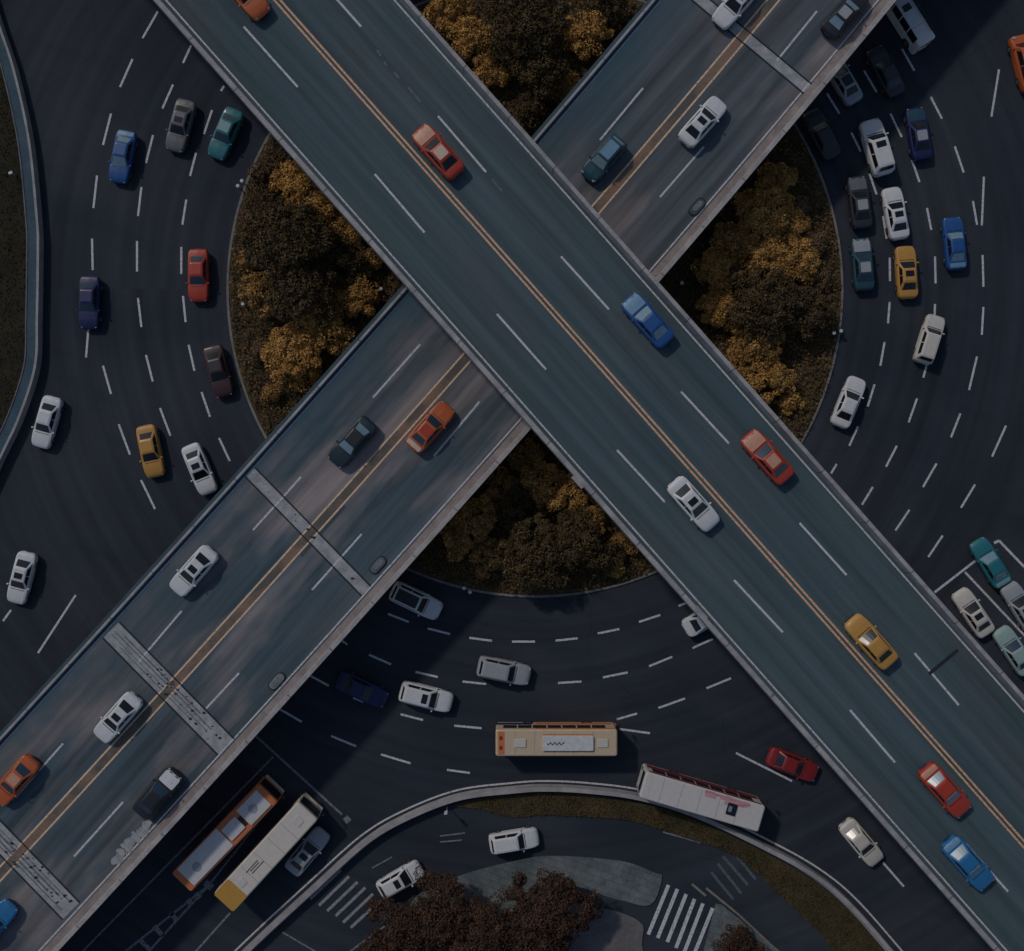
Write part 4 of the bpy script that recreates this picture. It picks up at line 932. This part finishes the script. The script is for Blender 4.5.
T = [
 # left wedge of the island
 (286, 243, 44, 'd', 'largest dark tree in the left wedge of the island', 1), (302, 292, 36, 'd', 'dark tree below the largest one in the left wedge', 1),
 (338, 262, 26, 'd', 'smaller dark tree right of the largest one in the left wedge', 0), (262, 292, 20, 'b', 'brown shrub left of the lower dark tree in the left wedge', 0),
 (300, 184, 24, 'o', 'bright ochre tree at the top of the left wedge', 0), (322, 207, 22, 'o', 'ochre tree against the upper overpass, top of the left wedge', 0),
 (344, 232, 18, 'o', 'ochre shrub against the upper overpass, middle of the left wedge', 0), (366, 260, 13, 'b', 'brown-ochre shrub by the upper overpass, right corner of the left wedge', 0),
 (357, 296, 20, 'o', 'ochre shrub near the lower overpass, right part of the left wedge', 0), (326, 328, 24, 'o', 'ochre tree near the lower overpass in the left wedge', 0),
 (292, 354, 27, 'o', 'bright ochre tree at the bottom of the left wedge', 0), (306, 376, 15, 'o', 'ochre shrub at the very bottom of the left wedge by the lower overpass', 0),
 (259, 171, 8, 'p', 'pinkish round shrub topmost along the left kerb', 0), (252, 222, 10, 'p', 'pinkish-brown round shrub by the left kerb beside the largest dark tree', 0),
 (261, 352, 10, 'p', 'pinkish-brown round shrub near the bottom of the left kerb', 0), (247, 262, 9, 'b', 'small brown shrub hugging the leftmost point of the kerb', 0),
 (275, 198, 15, 'd', 'dark shrub between the ochre trees and the kerb at the top left', 0), (272, 392, 9, 'b', 'small brown shrub in the bottom tip of the left wedge by the kerb', 0),
 # top wedge
 (450, 10, 20, 'o', 'ochre shrub by the upper overpass at the top edge', 0), (472, 40, 22, 'o', 'ochre tree along the upper overpass in the top wedge', 0),
 (489, 72, 17, 'o', 'ochre shrub below the ochre tree in the top wedge', 0), (524, 22, 36, 'd', 'big dark tree in the middle of the top wedge', 0),
 (540, 68, 25, 'd', 'dark tree below the big one in the top wedge', 0), (586, 34, 20, 'o', 'ochre shrub by the lower overpass in the top wedge', 0),
 (566, 84, 12, 'b', 'brown shrub by the lower overpass in the top wedge', 0), (605, 8, 18, 'd', 'dark shrub at the top edge beside the lower overpass', 0),
 (528, 108, 15, 'd', 'dark shrub in the bottom tip of the top wedge', 0), (412, -22, 18, 'o', 'ochre shrub partly above the top edge beside the upper overpass', 0),
 # right wedge
 (776, 182, 17, 'o', 'ochre shrub at the top of the right wedge', 0), (764, 212, 25, 'o', 'ochre tree near the top of the right wedge', 0),
 (789, 226, 16, 'o', 'ochre shrub right of the ochre tree in the right wedge', 0), (733, 240, 19, 'o', 'ochre shrub by the lower overpass in the right wedge', 0),
 (718, 266, 21, 'o', 'ochre shrub close to the left corner of the right wedge', 0), (797, 262, 19, 'o', 'ochre shrub halfway along the right side of the right wedge', 0),
 (762, 258, 22, 'o', 'ochre tree at the centre of the right wedge', 0), (762, 303, 35, 'd', 'biggest dark tree in the right wedge', 0),
 (803, 312, 24, 'd', 'dark tree between the biggest one and the right kerb', 0), (718, 306, 19, 'o', 'ochre shrub by the upper overpass in the right wedge', 0),
 (758, 345, 24, 'b', 'brown tree below the biggest dark one in the right wedge', 0), (740, 362, 17, 'o', 'ochre shrub by the upper overpass, lower part of the right wedge', 0),
 (770, 378, 21, 'o', 'ochre shrub near the bottom of the right wedge', 0), (791, 402, 10, 'o', 'small round ochre shrub in the bottom tip of the right wedge', 0),
 (800, 207, 8, 'p', 'pinkish round shrub topmost along the right kerb', 0), (814, 242, 10, 'p', 'pinkish round shrub beside the right kerb, level with the dark trees\' top', 0),
 (820, 278, 9, 'p', 'pinkish round shrub lowest along the right kerb', 0),
 # bottom wedge
 (527, 456, 14, 'b', 'brown shrub in the top tip of the bottom wedge', 0), (541, 482, 20, 'o', 'ochre shrub near the top of the bottom wedge', 0),
 (566, 496, 18, 'o', 'ochre shrub along the upper overpass in the bottom wedge', 0), (590, 520, 15, 'b', 'brown shrub against the upper overpass in the bottom wedge', 0),
 (504, 487, 16, 'b', 'brown shrub near the lower overpass in the bottom wedge', 0), (519, 508, 20, 'd', 'dark shrub at the centre of the bottom wedge', 0),
 (533, 555, 33, 'd', 'largest dark tree in the bottom wedge, by the kerb', 0), (575, 540, 28, 'd', 'dark tree right of the largest one in the bottom wedge', 0),
 (603, 556, 18, 'd', 'dark shrub near the right tip of the bottom wedge', 0), (477, 518, 20, 'o', 'ochre shrub by the lower overpass in the bottom wedge', 0),
 (458, 540, 17, 'o', 'ochre shrub at the left tip of the bottom wedge', 0), (490, 554, 18, 'b', 'brown shrub left of the largest dark tree in the bottom wedge', 0),
 (626, 541, 11, 'b', 'small brown shrub against the upper overpass at the right tip of the bottom wedge', 0), (614, 566, 8, 'o', 'small ochre shrub near the kerb in the bottom wedge', 0),
 # bottom pavement
 (398, 938, 34, 'r', 'leftmost russet tree on the bottom pavement', 0), (440, 912, 36, 'r', 'russet tree behind the white car on the service road', 0),
 (486, 932, 38, 'r', 'russet tree in the middle of the bottom row', 0), (552, 908, 38, 'r', 'rightmost large russet tree at the bottom edge', 0),
 (530, 948, 34, 'r', 'russet tree at the bottom edge below the rightmost large one', 0), (735, 940, 15, 'r', 'small russet shrub right of the bright crosswalk', 0),
 (752, 960, 18, 'r', 'russet shrub in the corner pavement at the bottom edge', 0),
]
for px, py, rp, kd, lab, big in T: tree(px, py, rp, kd, lab, bool(big))

# low ground cover: nobody could count it
def cover(name, inside, n, size, mat, z0, hz=.22):
    pts = []
    while len(pts) < n:
        p = inside()
        if p is not None: pts.append(p)
    p = np.array(pts); d = rng.normal(size=(n, 3)); d[:, 2] = np.abs(d[:, 2]) + .6; d /= np.linalg.norm(d, axis=1)[:, None]
    p = np.column_stack([p, z0 + rng.uniform(.0, hz, n) * (.6 + .4 * np.sin(p[:, 0] * 1.7 + np.sin(p[:, 1] * 1.1) * 2) * np.cos(p[:, 1] * 1.9))])
    t = np.cross(d, rng.normal(size=(n, 3))); t /= np.linalg.norm(t, axis=1)[:, None]; b = np.cross(d, t); s = size * rng.uniform(.5, 1.3, n)[:, None]
    q = np.stack([p - t * s, p - b * s * .5, p + t * s, p + b * s * .5], 1).reshape(-1, 3)
    return tag(quads(name, q, mat), kind='stuff')
def in_disc():
    a = random.uniform(0, 2 * math.pi); r_ = math.sqrt(random.random()) * (IR - .35)
    return (IC.x + r_ * math.cos(a), IC.y + r_ * math.sin(a))
M['leaf_cover'] = leafmat('ground_cover_leaves', (0.085, 0.060, 0.030), (0.14, 0.092, 0.042), (0.24, 0.145, 0.06))
tag(cover('ground_cover', in_disc, 130000, .14, M['leaf_cover'], .16, .7), 'dark brownish ground cover between the island shrubs', 'ground cover')
def in_poly(poly):
    xs = [p[0] for p in poly]; ys = [p[1] for p in poly]
    def f():
        x, y = random.uniform(min(xs), max(xs)), random.uniform(min(ys), max(ys)); ins = False
        for i in range(len(poly)):
            (x1, y1), (x2, y2) = poly[i], poly[i - 1]
            if (y1 > y) != (y2 > y) and x < (x2 - x1) * (y - y1) / (y2 - y1) + x1: ins = not ins
        q = at(x, y, .11); return (q.x, q.y) if ins else None
    return f
M['leaf_grass'] = leafmat('verge_grass_blades', (0.045, 0.042, 0.018), (0.075, 0.058, 0.026), (0.11, 0.075, 0.032))
tag(cover('grass', in_poly(vt + vb), 9000, .09, M['leaf_grass'], .10), 'dry grass on the verge under the curved barrier', 'grass')
M['leaf_left'] = leafmat('dark_verge_blades', (0.028, 0.026, 0.014), (0.042, 0.036, 0.018), (0.065, 0.050, 0.024))
M['verge_dark'] = dirty('dark_verge_turf', (0.024, 0.022, 0.014), (0.04, 0.033, 0.019), 0.35, 0.95, 6)
bpy.data.objects['verge'].data.materials[0] = M['verge_dark']
tag(cover('left_grass', in_poly([(p.x - 13, p.y) for p in lw] + [(-60, 640), (-60, -120)]), 9000, .10, M['leaf_left'], .10), 'dark grass behind the teal wall at the left edge', 'grass')

# ---- low bollard lamps and signs
def bollard(px, py, lab, z=.1, h=.85):
    c = at(px, py, h); r = empty('bollard_lamp', (c.x, c.y, z)); tag(r, lab, 'bollard lamp', 'low bollard lamps around the island')
    MB().cyl((0, 0, -.05), (0, 0, h - .22), .07, .06, 12).build('post', M['steel'], r)
    MB().cyl((0, 0, h - .22), (0, 0, h - .04), .13, .14, 14).build('lamp_glass', M['white_panel'], r)
    MB().cyl((0, 0, h - .04), (0, 0, h), .17, .13, 14).build('cap', M['white_panel'], r)
for x, y, lab in ((242, 181, 'white bollard lamp topmost on the left kerb'), (238, 186, 'white bollard lamp just below the topmost one on the left kerb'),
                  (243, 304, 'white bollard lamp on the lower part of the left kerb'), (381, 289, 'white bollard lamp in the corner between the overpasses, left wedge'),
                  (682, 283, 'white bollard lamp in the corner between the overpasses, right wedge'), (750, 219, 'white bollard lamp among the ochre shrubs of the right wedge'),
                  (834, 333, 'white bollard lamp inside the right kerb'), (841, 331, 'white bollard lamp standing on the right kerb'),
                  (464, 588, 'left one of the two white bollard lamps on the bottom kerb'), (470, 592, 'right one of the two white bollard lamps on the bottom kerb')):
    bollard(x, y, lab)
c = at(11, 173, 1); r = empty('marker_post', (c.x, c.y, .08)); tag(r, 'small white marker post on the dark verge behind the teal wall', 'post')
MB().cyl((0, 0, -.02), (0, 0, .9), .08, .07, 10).build('post', M['steel'], r); MB().rbox((0, 0, .98), (.36, .24, .14), .04, .4, .02).build('head', M['white_panel'], r)
c = at(446, 814, 2.2); r = empty('road_sign', (c.x, c.y, 0), .2); tag(r, 'small white road sign on the service road just below the curved barrier', 'road sign')
MB().cyl((0, 0, -.02), (0, 0, 2.3), .045, None, 10).build('post', M['steel'], r); MB().rbox((0, .06, 2.0), (.30, .10, .75), .03, 0, .02).build('sign_panel', M['white_panel'], r)
